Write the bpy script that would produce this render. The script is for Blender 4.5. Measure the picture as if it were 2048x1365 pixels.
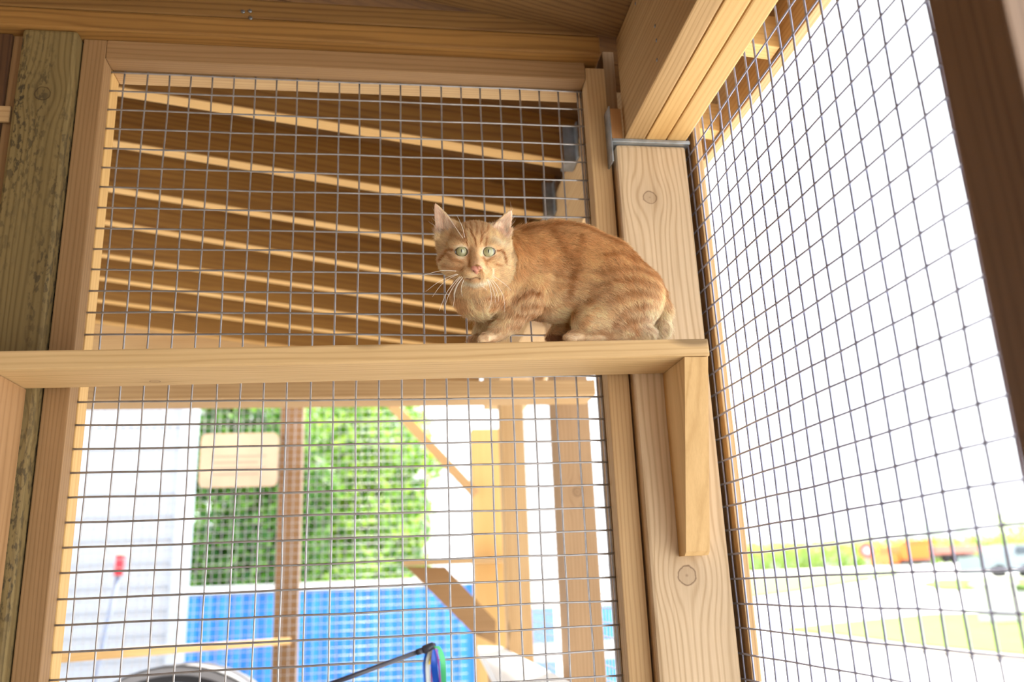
import bpy, bmesh, math, random
import numpy as np
from mathutils import Vector, Matrix

for o in list(bpy.data.objects):
    bpy.data.objects.remove(o)
SC = bpy.context.scene
COL = SC.collection
random.seed(7)

# ------------------------------------------------------------------ camera, sky, sun, exposure
F_PX = 1706.3
CAM = np.array([0.4742, -1.4344, 1.3495])
RC = np.array([[0.98982523, -0.13672128, -0.03941208],
               [0.00010657, 0.27769938, -0.96066802],
               [0.14228847, 0.95088924, 0.27488843]])   # rows: right, down, forward
cam_d = bpy.data.cameras.new('camera')
cam_o = bpy.data.objects.new('camera', cam_d)
COL.objects.link(cam_o)
cam_d.sensor_width = 36.0
cam_d.lens = F_PX * 36.0 / 2048.0
cam_d.clip_start = 0.02
cam_d.clip_end = 2000
M = Matrix.Identity(4)
for i in range(3):
    M[i][0] = RC[0][i]; M[i][1] = -RC[1][i]; M[i][2] = -RC[2][i]; M[i][3] = CAM[i]
cam_o.matrix_world = M
cam_d.dof.use_dof = True
cam_d.dof.focus_distance = 1.33
cam_d.dof.aperture_fstop = 3.0
SC.camera = cam_o

SC.view_settings.view_transform = 'Standard'
SC.view_settings.look = 'None'
SC.view_settings.gamma = 1
SC.view_settings.use_curve_mapping = False
SC.view_settings.exposure = 1.36

w = bpy.data.worlds.new('sky'); SC.world = w
w.use_nodes = True
bg = w.node_tree.nodes['Background']
bg.inputs[0].default_value = (0.90, 0.95, 1.0, 1)
bg.inputs[1].default_value = 1.25

sun = bpy.data.lights.new('sun', 'SUN')
sun.energy = 6.5
sun.angle = math.radians(3)
sun.color = (1.0, 0.94, 0.84)
sun_o = bpy.data.objects.new('sun', sun); COL.objects.link(sun_o)
SUN_FROM = Vector((0.30, 0.60, 0.95)).normalized()
sun_o.rotation_euler = SUN_FROM.to_track_quat('Z', 'Y').to_euler()
sun_o.location = (3, -4, 9)


def at(px, py, Y):
    """world point on the upright plane at depth Y that stands behind the photo point"""
    d = RC.T @ np.array([(px - 1024) / F_PX, (py - 682.5) / F_PX, 1.0])
    return CAM + d * (Y - CAM[1]) / d[1]


def mpp(p):
    return float(RC[2] @ (np.asarray(p) - CAM)) / F_PX


# ------------------------------------------------------------------ materials
def new_mat(name, rough=0.7):
    m = bpy.data.materials.new(name); m.use_nodes = True
    nt = m.node_tree
    b = nt.nodes['Principled BSDF']
    b.inputs['Roughness'].default_value = rough
    return m, nt, b


def plain(name, col, rough=0.6, metal=0.0, noise=0.0, nscale=8):
    m, nt, b = new_mat(name, rough)
    b.inputs['Metallic'].default_value = metal
    if noise:
        tc = nt.nodes.new('ShaderNodeTexCoord')
        n = nt.nodes.new('ShaderNodeTexNoise'); n.inputs['Scale'].default_value = nscale
        n.inputs['Detail'].default_value = 4
        nt.links.new(tc.outputs['Object'], n.inputs['Vector'])
        r = nt.nodes.new('ShaderNodeValToRGB')
        r.color_ramp.elements[0].position = 0.3; r.color_ramp.elements[1].position = 0.7
        r.color_ramp.elements[0].color = tuple(c * (1 - noise) for c in col) + (1,)
        r.color_ramp.elements[1].color = tuple(min(1, c * (1 + noise)) for c in col) + (1,)
        nt.links.new(n.outputs['Fac'], r.inputs['Fac'])
        nt.links.new(r.outputs['Color'], b.inputs['Base Color'])
    else:
        b.inputs['Base Color'].default_value = (*col, 1)
    return m


def wood(name, light, dark, freq=95.0, lines=0.55, knots=(), vor=True, stain=None, stain_amt=0.0,
         zmix=0.7, warp=1.0, rough=0.72):
    """Boards run along local X.  knots: (x, y, radius) on the wide face, in metres from the object's middle."""
    m, nt, b = new_mat(name, rough)
    N = nt.nodes; L = nt.links

    def mth(op, a, c=None, d=None, clamp=False):
        n = N.new('ShaderNodeMath'); n.operation = op; n.use_clamp = clamp
        for k, v in enumerate((a, c, d)):
            if v is None: continue
            if isinstance(v, (int, float)): n.inputs[k].default_value = v
            else: L.new(v, n.inputs[k])
        return n.outputs[0]

    def mapping(vec, s):
        n = N.new('ShaderNodeVectorMath'); n.operation = 'MULTIPLY'
        L.new(vec, n.inputs[0]); n.inputs[1].default_value = s
        return n.outputs[0]

    def noise(vec, scale=1.0, det=2.0, rgh=0.5):
        n = N.new('ShaderNodeTexNoise'); n.inputs['Scale'].default_value = scale
        n.inputs['Detail'].default_value = det; n.inputs['Roughness'].default_value = rgh
        L.new(vec, n.inputs['Vector']); return n.outputs['Fac']

    tc = N.new('ShaderNodeTexCoord')
    sep = N.new('ShaderNodeSeparateXYZ'); L.new(tc.outputs['Object'], sep.inputs[0])
    x, y, z = sep.outputs
    oi = N.new('ShaderNodeObjectInfo')
    off = N.new('ShaderNodeVectorMath'); off.operation = 'MULTIPLY_ADD'
    comb = N.new('ShaderNodeCombineXYZ')
    for k in range(3): L.new(oi.outputs['Random'], comb.inputs[k])
    L.new(comb.outputs[0], off.inputs[0]); off.inputs[1].default_value = (37, 53, 71)
    L.new(tc.outputs['Object'], off.inputs[2])
    vec = off.outputs[0]
    f = mth('ADD', y, mth('MULTIPLY', z, zmix))
    kmask = None
    for (kx, ky, kr) in knots:
        dx = mth('SUBTRACT', x, kx); dy = mth('SUBTRACT', y, ky)
        rr = mth('ADD', mth('MULTIPLY', mth('POWER', mth('ABSOLUTE', dx), 2.0), 1 / (kr * 3.4) ** 2),
                 mth('MULTIPLY', mth('POWER', mth('ABSOLUTE', dy), 2.0), 1 / (kr * 2.6) ** 2))
        ex = mth('EXPONENT', mth('MULTIPLY', rr, -1.0))
        f = mth('SUBTRACT', f, mth('MULTIPLY', dy, ex))
        r2 = mth('SQRT', mth('ADD', mth('POWER', mth('ABSOLUTE', dx), 2.0), mth('POWER', mth('ABSOLUTE', dy), 2.0)))
        u = mth('MULTIPLY', r2, 1 / kr)
        u = mth('ADD', u, mth('MULTIPLY', mth('SUBTRACT', noise(mapping(vec, (90, 90, 90))), 0.5), 0.35))
        body = mth('SUBTRACT', 1.0, mth('MULTIPLY_ADD', u, 4.0, -3.6, clamp=True), clamp=True)     # disc
        ring = mth('SUBTRACT', 1.0, mth('MULTIPLY', mth('ABSOLUTE', mth('SUBTRACT', u, 0.95)), 6.0), clamp=True)
        core = mth('SUBTRACT', 1.0, mth('MULTIPLY', u, 3.0), clamp=True)
        km = mth('MAXIMUM', mth('MULTIPLY', ring, 0.85), mth('MAXIMUM', mth('MULTIPLY', body, 0.30), mth('MULTIPLY', core, 0.7)))
        halo = mth('MULTIPLY', ex, 0.16)
        km = mth('MAXIMUM', km, halo)
        kmask = km if kmask is None else mth('MAXIMUM', kmask, km)
    n1 = noise(mapping(vec, (0.8 * warp, 9, 9)), 1.0, 2)
    n2 = noise(mapping(vec, (3.5, 30, 30)), 1.0, 2)
    ph = mth('ADD', mth('MULTIPLY', f, freq), mth('ADD', mth('MULTIPLY', n1, 5.0), mth('MULTIPLY', n2, 1.2)))
    s = mth('MULTIPLY_ADD', mth('SINE', mth('MULTIPLY', ph, 6.283)), 0.5, 0.5)
    s = mth('POWER', s, 3.0)
    fib = noise(mapping(vec, (7, 420, 420)), 1.0, 3, 0.6)
    fib2 = noise(mapping(vec, (2.2, 60, 60)), 1.0, 3, 0.6)
    big = noise(mapping(vec, (1.6, 7, 7)), 1.0, 3)
    fac = mth('ADD', mth('MULTIPLY', s, lines), mth('MULTIPLY', mth('SUBTRACT', fib, 0.45), 0.55))
    fac = mth('ADD', fac, mth('MULTIPLY', mth('SUBTRACT', fib2, 0.45), 0.9))
    fac = mth('ADD', fac, mth('MULTIPLY', mth('SUBTRACT', big, 0.42), 0.9))
    fac = mth('ADD', fac, 0.10, clamp=True)
    mix = N.new('ShaderNodeMix'); mix.data_type = 'RGBA'
    L.new(fac, mix.inputs[0])
    mix.inputs[6].default_value = (*light, 1); mix.inputs[7].default_value = (*dark, 1)
    out = mix.outputs[2]
    if vor:
        v = N.new('ShaderNodeTexVoronoi'); v.inputs['Scale'].default_value = 1.0
        L.new(mapping(vec, (2.1, 6.5, 6.5)), v.inputs['Vector'])
        kv = mth('SUBTRACT', 1.0, mth('MULTIPLY_ADD', mth('ADD', v.outputs['Distance'], mth('MULTIPLY', fib2, 0.05)), 22.0, -1.9, clamp=True), clamp=True)
        mk = N.new('ShaderNodeMix'); mk.data_type = 'RGBA'
        L.new(mth('MULTIPLY', kv, 0.75), mk.inputs[0]); L.new(out, mk.inputs[6])
        mk.inputs[7].default_value = tuple(c * 0.35 for c in dark) + (1,)
        out = mk.outputs[2]
    if kmask is not None:
        mk = N.new('ShaderNodeMix'); mk.data_type = 'RGBA'
        L.new(kmask, mk.inputs[0]); L.new(out, mk.inputs[6])
        mk.inputs[7].default_value = (dark[0] * 0.28, dark[1] * 0.20, dark[2] * 0.15, 1)
        out = mk.outputs[2]
    if stain:
        st = noise(mapping(vec, (55, 130, 130)), 1.0, 4, 0.6)
        sb = noise(mapping(vec, (2.5, 16, 16)), 1.0, 2, 0.5)
        sm = mth('MULTIPLY', mth('MULTIPLY_ADD', st, 12.0, -6.0, clamp=True), mth('MULTIPLY_ADD', sb, 5.0, -2.1, clamp=True))
        mk = N.new('ShaderNodeMix'); mk.data_type = 'RGBA'
        L.new(mth('MULTIPLY', sm, stain_amt), mk.inputs[0]); L.new(out, mk.inputs[6])
        mk.inputs[7].default_value = (*stain, 1)
        out = mk.outputs[2]
    L.new(out, b.inputs['Base Color'])
    bp = N.new('ShaderNodeBump'); bp.inputs['Strength'].default_value = 0.35
    bp.inputs['Distance'].default_value = 0.0012
    L.new(mth('ADD', mth('MULTIPLY', fac, -0.6), mth('MULTIPLY', fib, 0.4)), bp.inputs['Height'])
    L.new(bp.outputs[0], b.inputs['Normal'])
    return m


W_POST = None
W_TAN = wood('tan_pine', (0.56, 0.37, 0.18), (0.38, 0.22, 0.09), 130, 0.42)
W_FRESH = wood('fresh_pine', (0.70, 0.45, 0.18), (0.54, 0.30, 0.095), 110, 0.32, vor=False)
W_BROWN = wood('weathered_brown', (0.34, 0.195, 0.085), (0.215, 0.115, 0.042), 150, 0.4)  # brown wood, made darker to deepen shade on the upper-left frame
W_GREY = wood('weathered_beam_face', (0.34, 0.225, 0.12), (0.22, 0.14, 0.065), 120, 0.5, vor=False)
W_PLY = wood('first_ply_shaded', (0.50, 0.32, 0.145), (0.34, 0.20, 0.075), 130, 0.45, vor=False)  # darker than the other plies, painting shade on the beam's left face
W_ORANGE = wood('orange_plank', (0.26, 0.135, 0.036), (0.15, 0.065, 0.013), 90, 0.55)  # tone lowered to paint in the dim upper left
W_DECK = wood('knotty_roof_plank', (0.19, 0.085, 0.018), (0.10, 0.04, 0.008), 60, 0.35)  # set darker with the upper-left timbers, shade put into the tone
W_GREEN = wood('treated_green', (0.235, 0.165, 0.062), (0.135, 0.09, 0.03), 95, 0.6, stain=(0.015, 0.012, 0.008), stain_amt=0.95, vor=False,
               knots=((2.185 - 1.1555, 0.0, 0.013), (1.62 - 1.1555, 0.012, 0.012)))
W_DARK = wood('dark_board', (0.12, 0.055, 0.02), (0.05, 0.02, 0.008), 90, 0.5)
W_RAFTER = wood('rafter_side', (0.33, 0.16, 0.030), (0.17, 0.07, 0.011), 70, 0.45)
ZINC = plain('zinc_wire', (0.42, 0.41, 0.42), 0.38, 0.75, 0.15, 60)
ZINC_B = plain('zinc_wire_flare_blue', (0.30, 0.31, 0.42), 0.40, 0.6, 0.12, 60)  # blue tint paints lens fringing and flare into the zinc
GALV = plain('galvanised_plate', (0.38, 0.42, 0.46), 0.45, 0.7, 0.25, 40)
STEEL = plain('screw_steel', (0.25, 0.26, 0.28), 0.4, 0.8)


# ------------------------------------------------------------------ builders
def link(name, me, mat=None, parent=None):
    o = bpy.data.objects.new(name, me)
    COL.objects.link(o)
    if mat is not None: me.materials.append(mat)
    if parent is not None: o.parent = parent
    return o


def tag(o, label, cat, group=None, kind=None):
    o['label'] = label; o['category'] = cat
    if group: o['group'] = group
    if kind: o['kind'] = kind
    return o


def struct(o):
    o['kind'] = 'structure'
    return o


def empty(name, loc=(0, 0, 0)):
    o = bpy.data.objects.new(name, None); COL.objects.link(o)
    o.location = loc; o.empty_display_size = 0.05
    return o


def set_parent(o, parent):
    """parent keeping the world place (parents here are only ever translated)"""
    if parent is not None:
        o.parent = parent
        o.matrix_parent_inverse = parent_matrix(parent).inverted()


def parent_matrix(p):
    m = p.matrix_basis.copy()
    q = p
    while q.parent is not None:
        m = q.parent.matrix_basis @ q.matrix_parent_inverse @ m
        q = q.parent
    return m


def box_mesh(name, lx, ly, lz, bev=0.0015, taper=None):
    bm = bmesh.new()
    bmesh.ops.create_cube(bm, size=1.0)
    for v in bm.verts:
        v.co.x *= lx; v.co.y *= ly; v.co.z *= lz
        if taper: taper(v.co)
    if bev > 0:
        bmesh.ops.bevel(bm, geom=list(bm.edges), offset=bev, segments=2, affect='EDGES', profile=0.6)
    me = bpy.data.meshes.new(name); bm.to_mesh(me); bm.free()
    for p in me.polygons: p.use_smooth = False
    return me


def board(name, x, y, z, axis, mat, parent=None, bev=0.002):
    """axis-aligned board from ranges; its long side is the local X"""
    c = Vector(((x[0] + x[1]) / 2, (y[0] + y[1]) / 2, (z[0] + z[1]) / 2))
    s = (abs(x[1] - x[0]), abs(y[1] - y[0]), abs(z[1] - z[0]))
    if axis == 'x':
        dims = s; rot = Matrix.Identity(3)
    elif axis == 'y':
        dims = (s[1], s[0], s[2]); rot = Matrix(((0, -1, 0), (1, 0, 0), (0, 0, 1)))
    else:
        dims = (s[2], s[0], s[1]); rot = Matrix(((0, 1, 0), (0, 0, 1), (1, 0, 0)))
    me = box_mesh(name, *dims, bev=bev)
    o = link(name, me, mat)
    o.matrix_basis = Matrix.Translation(c) @ rot.to_4x4()
    if parent is not None: set_parent(o, parent)
    return o


def beam2(name, a, b, wd, th, mat, parent=None, up=(0, 0, 1), bev=0.002):
    """board from point a to b; wd across, th along 'up'"""
    a = Vector(a); b = Vector(b)
    X = (b - a); ln = X.length; X.normalize()
    Y = Vector(up).cross(X).normalized(); Z = X.cross(Y)
    me = box_mesh(name, ln, wd, th, bev=bev)
    o = link(name, me, mat)
    mt = Matrix.Identity(4)
    for i in range(3):
        mt[i][0] = X[i]; mt[i][1] = Y[i]; mt[i][2] = Z[i]; mt[i][3] = (a[i] + b[i]) / 2
    o.matrix_basis = mt
    if parent is not None: set_parent(o, parent)
    return o


def poly_mesh(name, verts, faces, mat=None, parent=None, smooth=False):
    me = bpy.data.meshes.new(name)
    me.from_pydata([tuple(map(float, v)) for v in verts], [], faces)
    me.update()
    if smooth:
        for p in me.polygons: p.use_smooth = True
    o = link(name, me, mat)
    if parent is not None: set_parent(o, parent)
    return o


def tube_data(paths, sides=6):
    """paths: list of (points Nx3, radius or radii) -> verts, faces"""
    V = []; Fc = []
    for pts, rad in paths:
        pts = np.asarray(pts, float); n = len(pts)
        rad = np.full(n, rad) if np.isscalar(rad) else np.asarray(rad, float)
        T = np.gradient(pts, axis=0)
        T /= np.linalg.norm(T, axis=1)[:, None] + 1e-12
        ref = np.array([0.13, 0.31, 0.94]) if abs(T[0][2]) < 0.8 else np.array([0.95, 0.2, 0.1])
        base = len(V)
        for i in range(n):
            A = np.cross(T[i], ref); A /= np.linalg.norm(A) + 1e-12
            Bv = np.cross(T[i], A)
            for k in range(sides):
                a = 2 * math.pi * k / sides
                V.append(pts[i] + rad[i] * (math.cos(a) * A + math.sin(a) * Bv))
        for i in range(n - 1):
            for k in range(sides):
                k2 = (k + 1) % sides
                Fc.append((base + i * sides + k, base + i * sides + k2, base + (i + 1) * sides + k2, base + (i + 1) * sides + k))
        Fc.append(tuple(base + k for k in range(sides))[::-1])
        Fc.append(tuple(base + (n - 1) * sides + k for k in range(sides)))
    return V, Fc


def tubes(name, paths, mat, parent=None, sides=6):
    v, f = tube_data(paths, sides)
    return poly_mesh(name, v, f, mat, parent, smooth=True)


def extrude_outline(name, pts, vec, mat, parent=None):
    """closed 3-D outline swept along vec"""
    n = len(pts); vec = np.asarray(vec, float)
    V = [np.asarray(p, float) for p in pts] + [np.asarray(p, float) + vec for p in pts]
    Fc = [tuple(range(n))[::-1], tuple(range(n, 2 * n))]
    for i in range(n):
        j = (i + 1) % n
        Fc.append((i, j, n + j, n + i))
    o = poly_mesh(name, V, Fc, mat, None)
    bm = bmesh.new(); bm.from_mesh(o.data); bmesh.ops.recalc_face_normals(bm, faces=bm.faces); bm.to_mesh(o.data); bm.free()
    if parent is not None: set_parent(o, parent)
    return o


P = 0.0381     # wire pitch


def wire_grid(name, us, vs, u_rng, v_rng, to3, mat, parent, jit=0.0006, r=0.00165, step=P, seed=1, sides=6):
    """us: positions of upright wires; vs: heights of level wires; to3(u, v, off) -> point"""
    rs = np.random.RandomState(seed)
    paths = []
    nv = max(2, int(abs(v_rng[1] - v_rng[0]) / step) + 1)
    nu = max(2, int(abs(u_rng[1] - u_rng[0]) / step) + 1)
    for u in us:
        ph = rs.rand(4) * 6.28; a = jit * (0.6 + rs.rand())
        vv = np.linspace(v_rng[0], v_rng[1], nv)
        du = a * np.sin(vv * 9 + ph[0]) + a * 0.6 * np.sin(vv * 31 + ph[1])
        dn = a * 1.5 * np.sin(vv * 6 + ph[2])
        paths.append((np.array([to3(u + q, v, n) for q, v, n in zip(du, vv, dn)]), r))
    for v in vs:
        ph = rs.rand(4) * 6.28; a = jit * (0.6 + rs.rand())
        uu = np.linspace(u_rng[0], u_rng[1], nu)
        dv = a * np.sin(uu * 9 + ph[0]) + a * 0.6 * np.sin(uu * 31 + ph[1])
        dn = a * 1.5 * np.sin(uu * 6 + ph[2]) + r * 1.6
        paths.append((np.array([to3(u, v + q, n) for u, q, n in zip(uu, dv, dn)]), r))
    return tubes(name, paths, mat, parent, sides)


# ------------------------------------------------------------------ grounds
ZT = 2.27
m_conc = plain('pale_concrete', (0.62, 0.61, 0.58), 0.9, 0, 0.08, 6)
m_grass = plain('lawn_grass', (0.16, 0.27, 0.035), 0.95, 0, 0.25, 1.5)
m_field = plain('field_grass', (0.20, 0.30, 0.07), 0.95, 0, 0.25, 0.15)


def flat(name, pts, mat, z=0.0, th=0.05):
    n = len(pts)
    return extrude_outline(name, [(p[0], p[1], z) for p in pts], (0, 0, -th), mat)


floor = struct(flat('floor', [(-3.2, -4), (1.2, -4), (1.2, 6.5), (-3.2, 6.5)], plain('cage_floor', (0.25, 0.22, 0.18), 0.9, 0, 0.15, 5), 0.0, 0.1))


def terr(y):
    t = min(1.0, max(0.0, (y - 20.0) / 18.0))
    return -0.12 + 1.62 * t * t * (3 - 2 * t)


ys_ = [-40, 0, 10] + list(np.linspace(20, 38, 19)) + [60, 320]
V = []; Fc = []
for k, y_ in enumerate(ys_):
    V += [(-60, y_, terr(y_)), (260, y_, terr(y_)), (-60, y_, terr(y_) - 1.2), (260, y_, terr(y_) - 1.2)]
for k in range(len(ys_) - 1):
    a_ = 4 * k; b_ = a_ + 4
    Fc += [(a_, a_ + 1, b_ + 1, b_), (a_ + 2, b_ + 2, b_ + 3, a_ + 3), (a_, b_, b_ + 2, a_ + 2), (a_ + 1, a_ + 3, b_ + 3, b_ + 1)]
Fc += [(0, 2, 3, 1), (4 * (len(ys_) - 1), 4 * (len(ys_) - 1) + 1, 4 * (len(ys_) - 1) + 3, 4 * (len(ys_) - 1) + 2)]
ground = struct(poly_mesh('ground', V, Fc, m_conc))


def gp(px, py, z=0.0):
    d = RC.T @ np.array([(px - 1024) / F_PX, (py - 682.5) / F_PX, 1.0])
    p = CAM + d * (z - CAM[2]) / d[2]
    return (p[0], p[1])


def tray(px, py):
    d = RC.T @ np.array([(px - 1024) / F_PX, (py - 682.5) / F_PX, 1.0])
    t = 4.0
    while t < 160:
        p = CAM + d * t
        if p[2] < terr(p[1]): break
        t += 0.02 + t * 0.001
    return p


def drape(name, poly, mat, lift, label, cat):
    """ground patch following the terrain, with a real edge"""
    ysn = sorted(set([q[1] for q in poly]))
    rows = []
    lo, hi = min(ysn), max(ysn)
    n = max(6, int((hi - lo) / 4)); nc = 10
    V = []; Fc = []
    for r_i in range(n + 1):
        y = lo + (hi - lo) * min(0.999, max(0.001, r_i / n))
        xs = []
        for a, b in zip(poly, poly[1:] + poly[:1]):
            if (a[1] - y) * (b[1] - y) < 0:
                xs.append(a[0] + (b[0] - a[0]) * (y - a[1]) / (b[1] - a[1]))
        x0, x1 = min(xs), max(xs)
        for c in range(nc + 1):
            p = tray(x0 + (x1 - x0) * c / nc, y)
            V.append((p[0], p[1], terr(p[1]) + lift))
    for r_i in range(n):
        for c in range(nc):
            a = r_i * (nc + 1) + c
            Fc.append((a, a + 1, a + nc + 2, a + nc + 1))
    o = poly_mesh(name, V, Fc, mat)
    m_ = o.modifiers.new('thick', 'SOLIDIFY'); m_.thickness = 0.03; m_.offset = -1
    tag(struct(o), label, cat)
    return o


drape('lawn', [(1555, 1262), (1700, 1247), (1860, 1232), (2300, 1224), (2300, 1345), (2048, 1318), (1850, 1298), (1700, 1278)], m_grass, 0.035, 'near strip of green lawn beside the pale paving, seen through the right mesh', 'lawn')
drape('lawn', [(1838, 1172), (1900, 1158), (2000, 1152), (2300, 1150), (2300, 1186), (1900, 1185)], m_grass, 0.035, 'far pointed lawn island between the pale driveways', 'lawn')
drape('field', [(1380, 1212), (1500, 1198), (1600, 1185), (1730, 1165), (1800, 1152), (1790, 1143), (1380, 1158)], m_field, 0.035, 'wide pale green field behind the driveway', 'field')

# ------------------------------------------------------------------ back wall of the near bay
post_l = board('post', (-0.155, -0.065), (-0.062, 0.027), (0, 2.311), 'z', W_GREEN, bev=0.006)
tag(post_l, 'green-stained square timber post speckled with black mould at the left of the wire wall', 'post')
dark_p = empty('dark_wall_board', (-0.19, -0.03, 0))
tag(dark_p, 'dark brown boards with a pale batten at the far left edge', 'board')
board('board', (-0.215, -0.178), (-0.045, -0.005), (0, 2.311), 'z', W_DARK, dark_p)
board('edge_strip', (-0.1775, -0.159), (-0.04, 0.02), (0, 2.311), 'z', W_BROWN, dark_p)
board('batten', (-0.26, -0.162), (-0.052, -0.0455), (2.135, 2.165), 'x', W_TAN, dark_p)
board('side_panel', (-0.90, -0.2155), (-0.04, 0.0), (0, 2.311), 'z', W_ORANGE, dark_p)

panel = empty('wire_wall_panel', (0.41, 0, 0))
tag(panel, 'large wooden framed square wire panel behind the cat', 'wire panel')
ZB = 0.12
board('stile', (-0.0625, -0.0235), (-0.040, -0.0025), (0.001, 2.311), 'z', W_BROWN, panel)
board('stile', (0.8465, 0.8845), (-0.040, -0.0025), (0.001, 2.300), 'z', W_TAN, panel)
board('top_rail', (-0.0230, 0.8460), (-0.040, -0.0025), (2.2735, 2.311), 'x', W_BROWN, panel)
board('bottom_rail', (-0.0230, 0.8460), (-0.040, -0.0025), (0.001, 0.09), 'x', W_BROWN, panel)
board('back_stile', (-0.0625, -0.0235), (0.0035, 0.042), (0.001, 2.311), 'z', W_FRESH, panel)
board('back_stile', (0.8465, 0.8845), (0.0035, 0.042), (0.001, 2.311), 'z', W_BROWN, panel)
board('back_rail', (-0.0230, 0.8460), (0.0035, 0.042), (2.2735, 2.311), 'x', W_TAN, panel)
us = [i * P for i in range(0, 23)] + [0.8435]
vs = [ZT - j * P for j in range(0, 58)]
wg = wire_grid('wire_mesh', us, vs, (-0.032, 0.852), (ZT + 0.004, 0.06), lambda u, v, n: (u, -n, v), ZINC, panel, seed=3)

unseen_wall_left = struct(board('unseen_wall_left', (-0.99, -0.93), (-2.9, 0.0), (0, 2.6), 'y', W_ORANGE, None, 0))  # unseen wall added to keep light out on the left
unseen_wall_back = struct(board('unseen_wall_near', (-0.92, 0.6), (-2.95, -2.88), (0, 2.5), 'x', W_ORANGE, None, 0))  # unseen half wall added to block light from behind the camera

# double plate above the panel
for k, (z0, z1, nm, lab) in enumerate(((2.3115, 2.3505, 'lower', 'lower of the two stacked timber plates over the wire panel, round worn edge'),
                                        (2.351, 2.392, 'upper', 'upper of the two stacked timber plates, with three screw heads, just under the roof'))):
    pl = board('top_plate', (-0.92, 0.872 - 0.002 * k), (-0.068, 0.030), (z0, z1), 'x', W_ORANGE if k else wood('plate_pine', (0.37, 0.185, 0.044), (0.20, 0.09, 0.018), 80, 0.5), bev=0.004)  # plate tone also lowered for the dim upper left
    tag(pl, lab, 'beam', 'stacked top plates')
    if k:
        for (sx, sy) in ((486, 23), (500, 22), (501, 36)):
            q = at(sx, sy, -0.0695)
            bm = bmesh.new(); bmesh.ops.create_uvsphere(bm, u_segments=10, v_segments=6, radius=0.0038)
            me = bpy.data.meshes.new('screw'); bm.to_mesh(me); bm.free()
            s = link('screw', me, STEEL); s.matrix_basis = Matrix.Translation(q) @ Matrix.Diagonal((1, 0.4, 1, 1)); set_parent(s, pl)

# strip standing between panel and corner post, and the corner post
st2 = board('wall_stud', (0.8855, 0.9085), (-0.0300, 0.040), (2.10, 2.345), 'z', W_BROWN)
tag(st2, 'narrow timber strip standing beside the corner post above its metal cap', 'stud')
cpost = board('post', (0.888, 1.0215), (-0.0640, 0.0760), (0, 2.124), 'z',
              wood('corner_post_pine', (0.63, 0.47, 0.30), (0.43, 0.29, 0.155), 95, 0.58, vor=False,
                   knots=((2.018 - 1.062, 0.944 - 0.9548, 0.0125), (1.353 - 1.062, 0.948 - 0.9548, 0.0155))), bev=0.006)
tag(cpost, 'thick square corner post with two round knots behind the cat', 'post')
cap = empty('metal_bracket', (0.955, 0, 2.125))
tag(cap, 'galvanised metal post cap between corner post and beam', 'bracket')
board('cap_plate', (0.880, 1.0275), (-0.073, 0.08), (2.1245, 2.1315), 'y', GALV, cap, bev=0.001)
board('side_flange', (0.8765, 0.8795), (-0.073, 0.02), (2.085, 2.198), 'z', GALV, cap, bev=0.001)
board('filler_block', (0.8800, 0.9015), (-0.069, 0.03), (2.1318, 2.196), 'z', wood('filler_pine', (0.50, 0.25, 0.09), (0.33, 0.15, 0.05), 60, .4, vor=False), cap)

# three-ply beam running toward the camera
bm_e = empty('beam', (0.96, -1.0, 2.13))
tag(bm_e, 'three-ply timber beam running overhead along the right wire wall', 'beam')
plyx = ((0.9030, 0.9415), (0.9435, 0.9820), (0.9840, 1.0215))
for k, (a, b) in enumerate(plyx):
    board('ply', (a, b), (-2.6, -0.0690 if k else -0.0690), (2.132, 2.345 if k == 0 else 2.330), 'y', W_PLY if k == 0 else W_FRESH, bm_e, bev=0.003)
for (sx, sy) in ((1271, 7), (1310, 52), (1313, 81), (1314, 120)):
    q = CAM + (lambda d: d * (0.9030 - CAM[0]) / d[0])(RC.T @ np.array([(sx - 1024) / F_PX, (sy - 682.5) / F_PX, 1.0]))
    bm = bmesh.new(); bmesh.ops.create_uvsphere(bm, u_segments=8, v_segments=6, radius=0.0032)
    me = bpy.data.meshes.new('nail'); bm.to_mesh(me); bm.free()
    s = link('nail', me, STEEL); s.matrix_basis = Matrix.Translation(q) @ Matrix.Diagonal((0.4, 1, 1, 1)); set_parent(s, bm_e)
# continuing beam behind the panel, carrying the rafters
bk = board('beam', (0.905, 1.0215), (0.085, 2.425), (2.132, 2.330), 'y', W_TAN)
tag(bk, 'plain beam behind the wire wall that carries the rafter ends', 'beam')

# ------------------------------------------------------------------ roof
SL = 0.165
def roof_z(x, base=2.352): return base + SL * (0.888 - x)
planks = []
V = []; Fc = []
def plank_box(x0, x1, y0, y1, zoff, th=0.018):
    b0 = len(V)
    for (xx, yy) in ((x0, y0), (x1, y0), (x1, y1), (x0, y1)):
        V.append((xx, yy, roof_z(xx) + zoff))
    for (xx, yy) in ((x0, y0), (x1, y0), (x1, y1), (x0, y1)):
        V.append((xx, yy, roof_z(xx) + zoff + th))
    Fc.extend([(b0, b0 + 1, b0 + 2, b0 + 3), (b0 + 7, b0 + 6, b0 + 5, b0 + 4), (b0, b0 + 4, b0 + 5, b0 + 1), (b0 + 1, b0 + 5, b0 + 6, b0 + 2), (b0 + 2, b0 + 6, b0 + 7, b0 + 3), (b0 + 3, b0 + 7, b0 + 4, b0)])
yy = -3.0
while yy < -0.07:
    plank_box(-1.9, 1.140, yy, min(yy + 0.138, -0.069), 0.002 * math.sin(yy * 40))
    yy += 0.141
ceiling = struct(poly_mesh('ceiling', V, Fc, wood('roof_lining', (0.24, 0.13, 0.042), (0.14, 0.068, 0.02), 80, 0.6)))
V = []; Fc = []
yy = -0.066
while yy < 2.35:
    plank_box(-3.2, 1.18, yy, yy + 0.138, 0.045)
    yy += 0.141
ceiling2 = struct(poly_mesh('ceiling', V, Fc, W_DECK))

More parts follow.
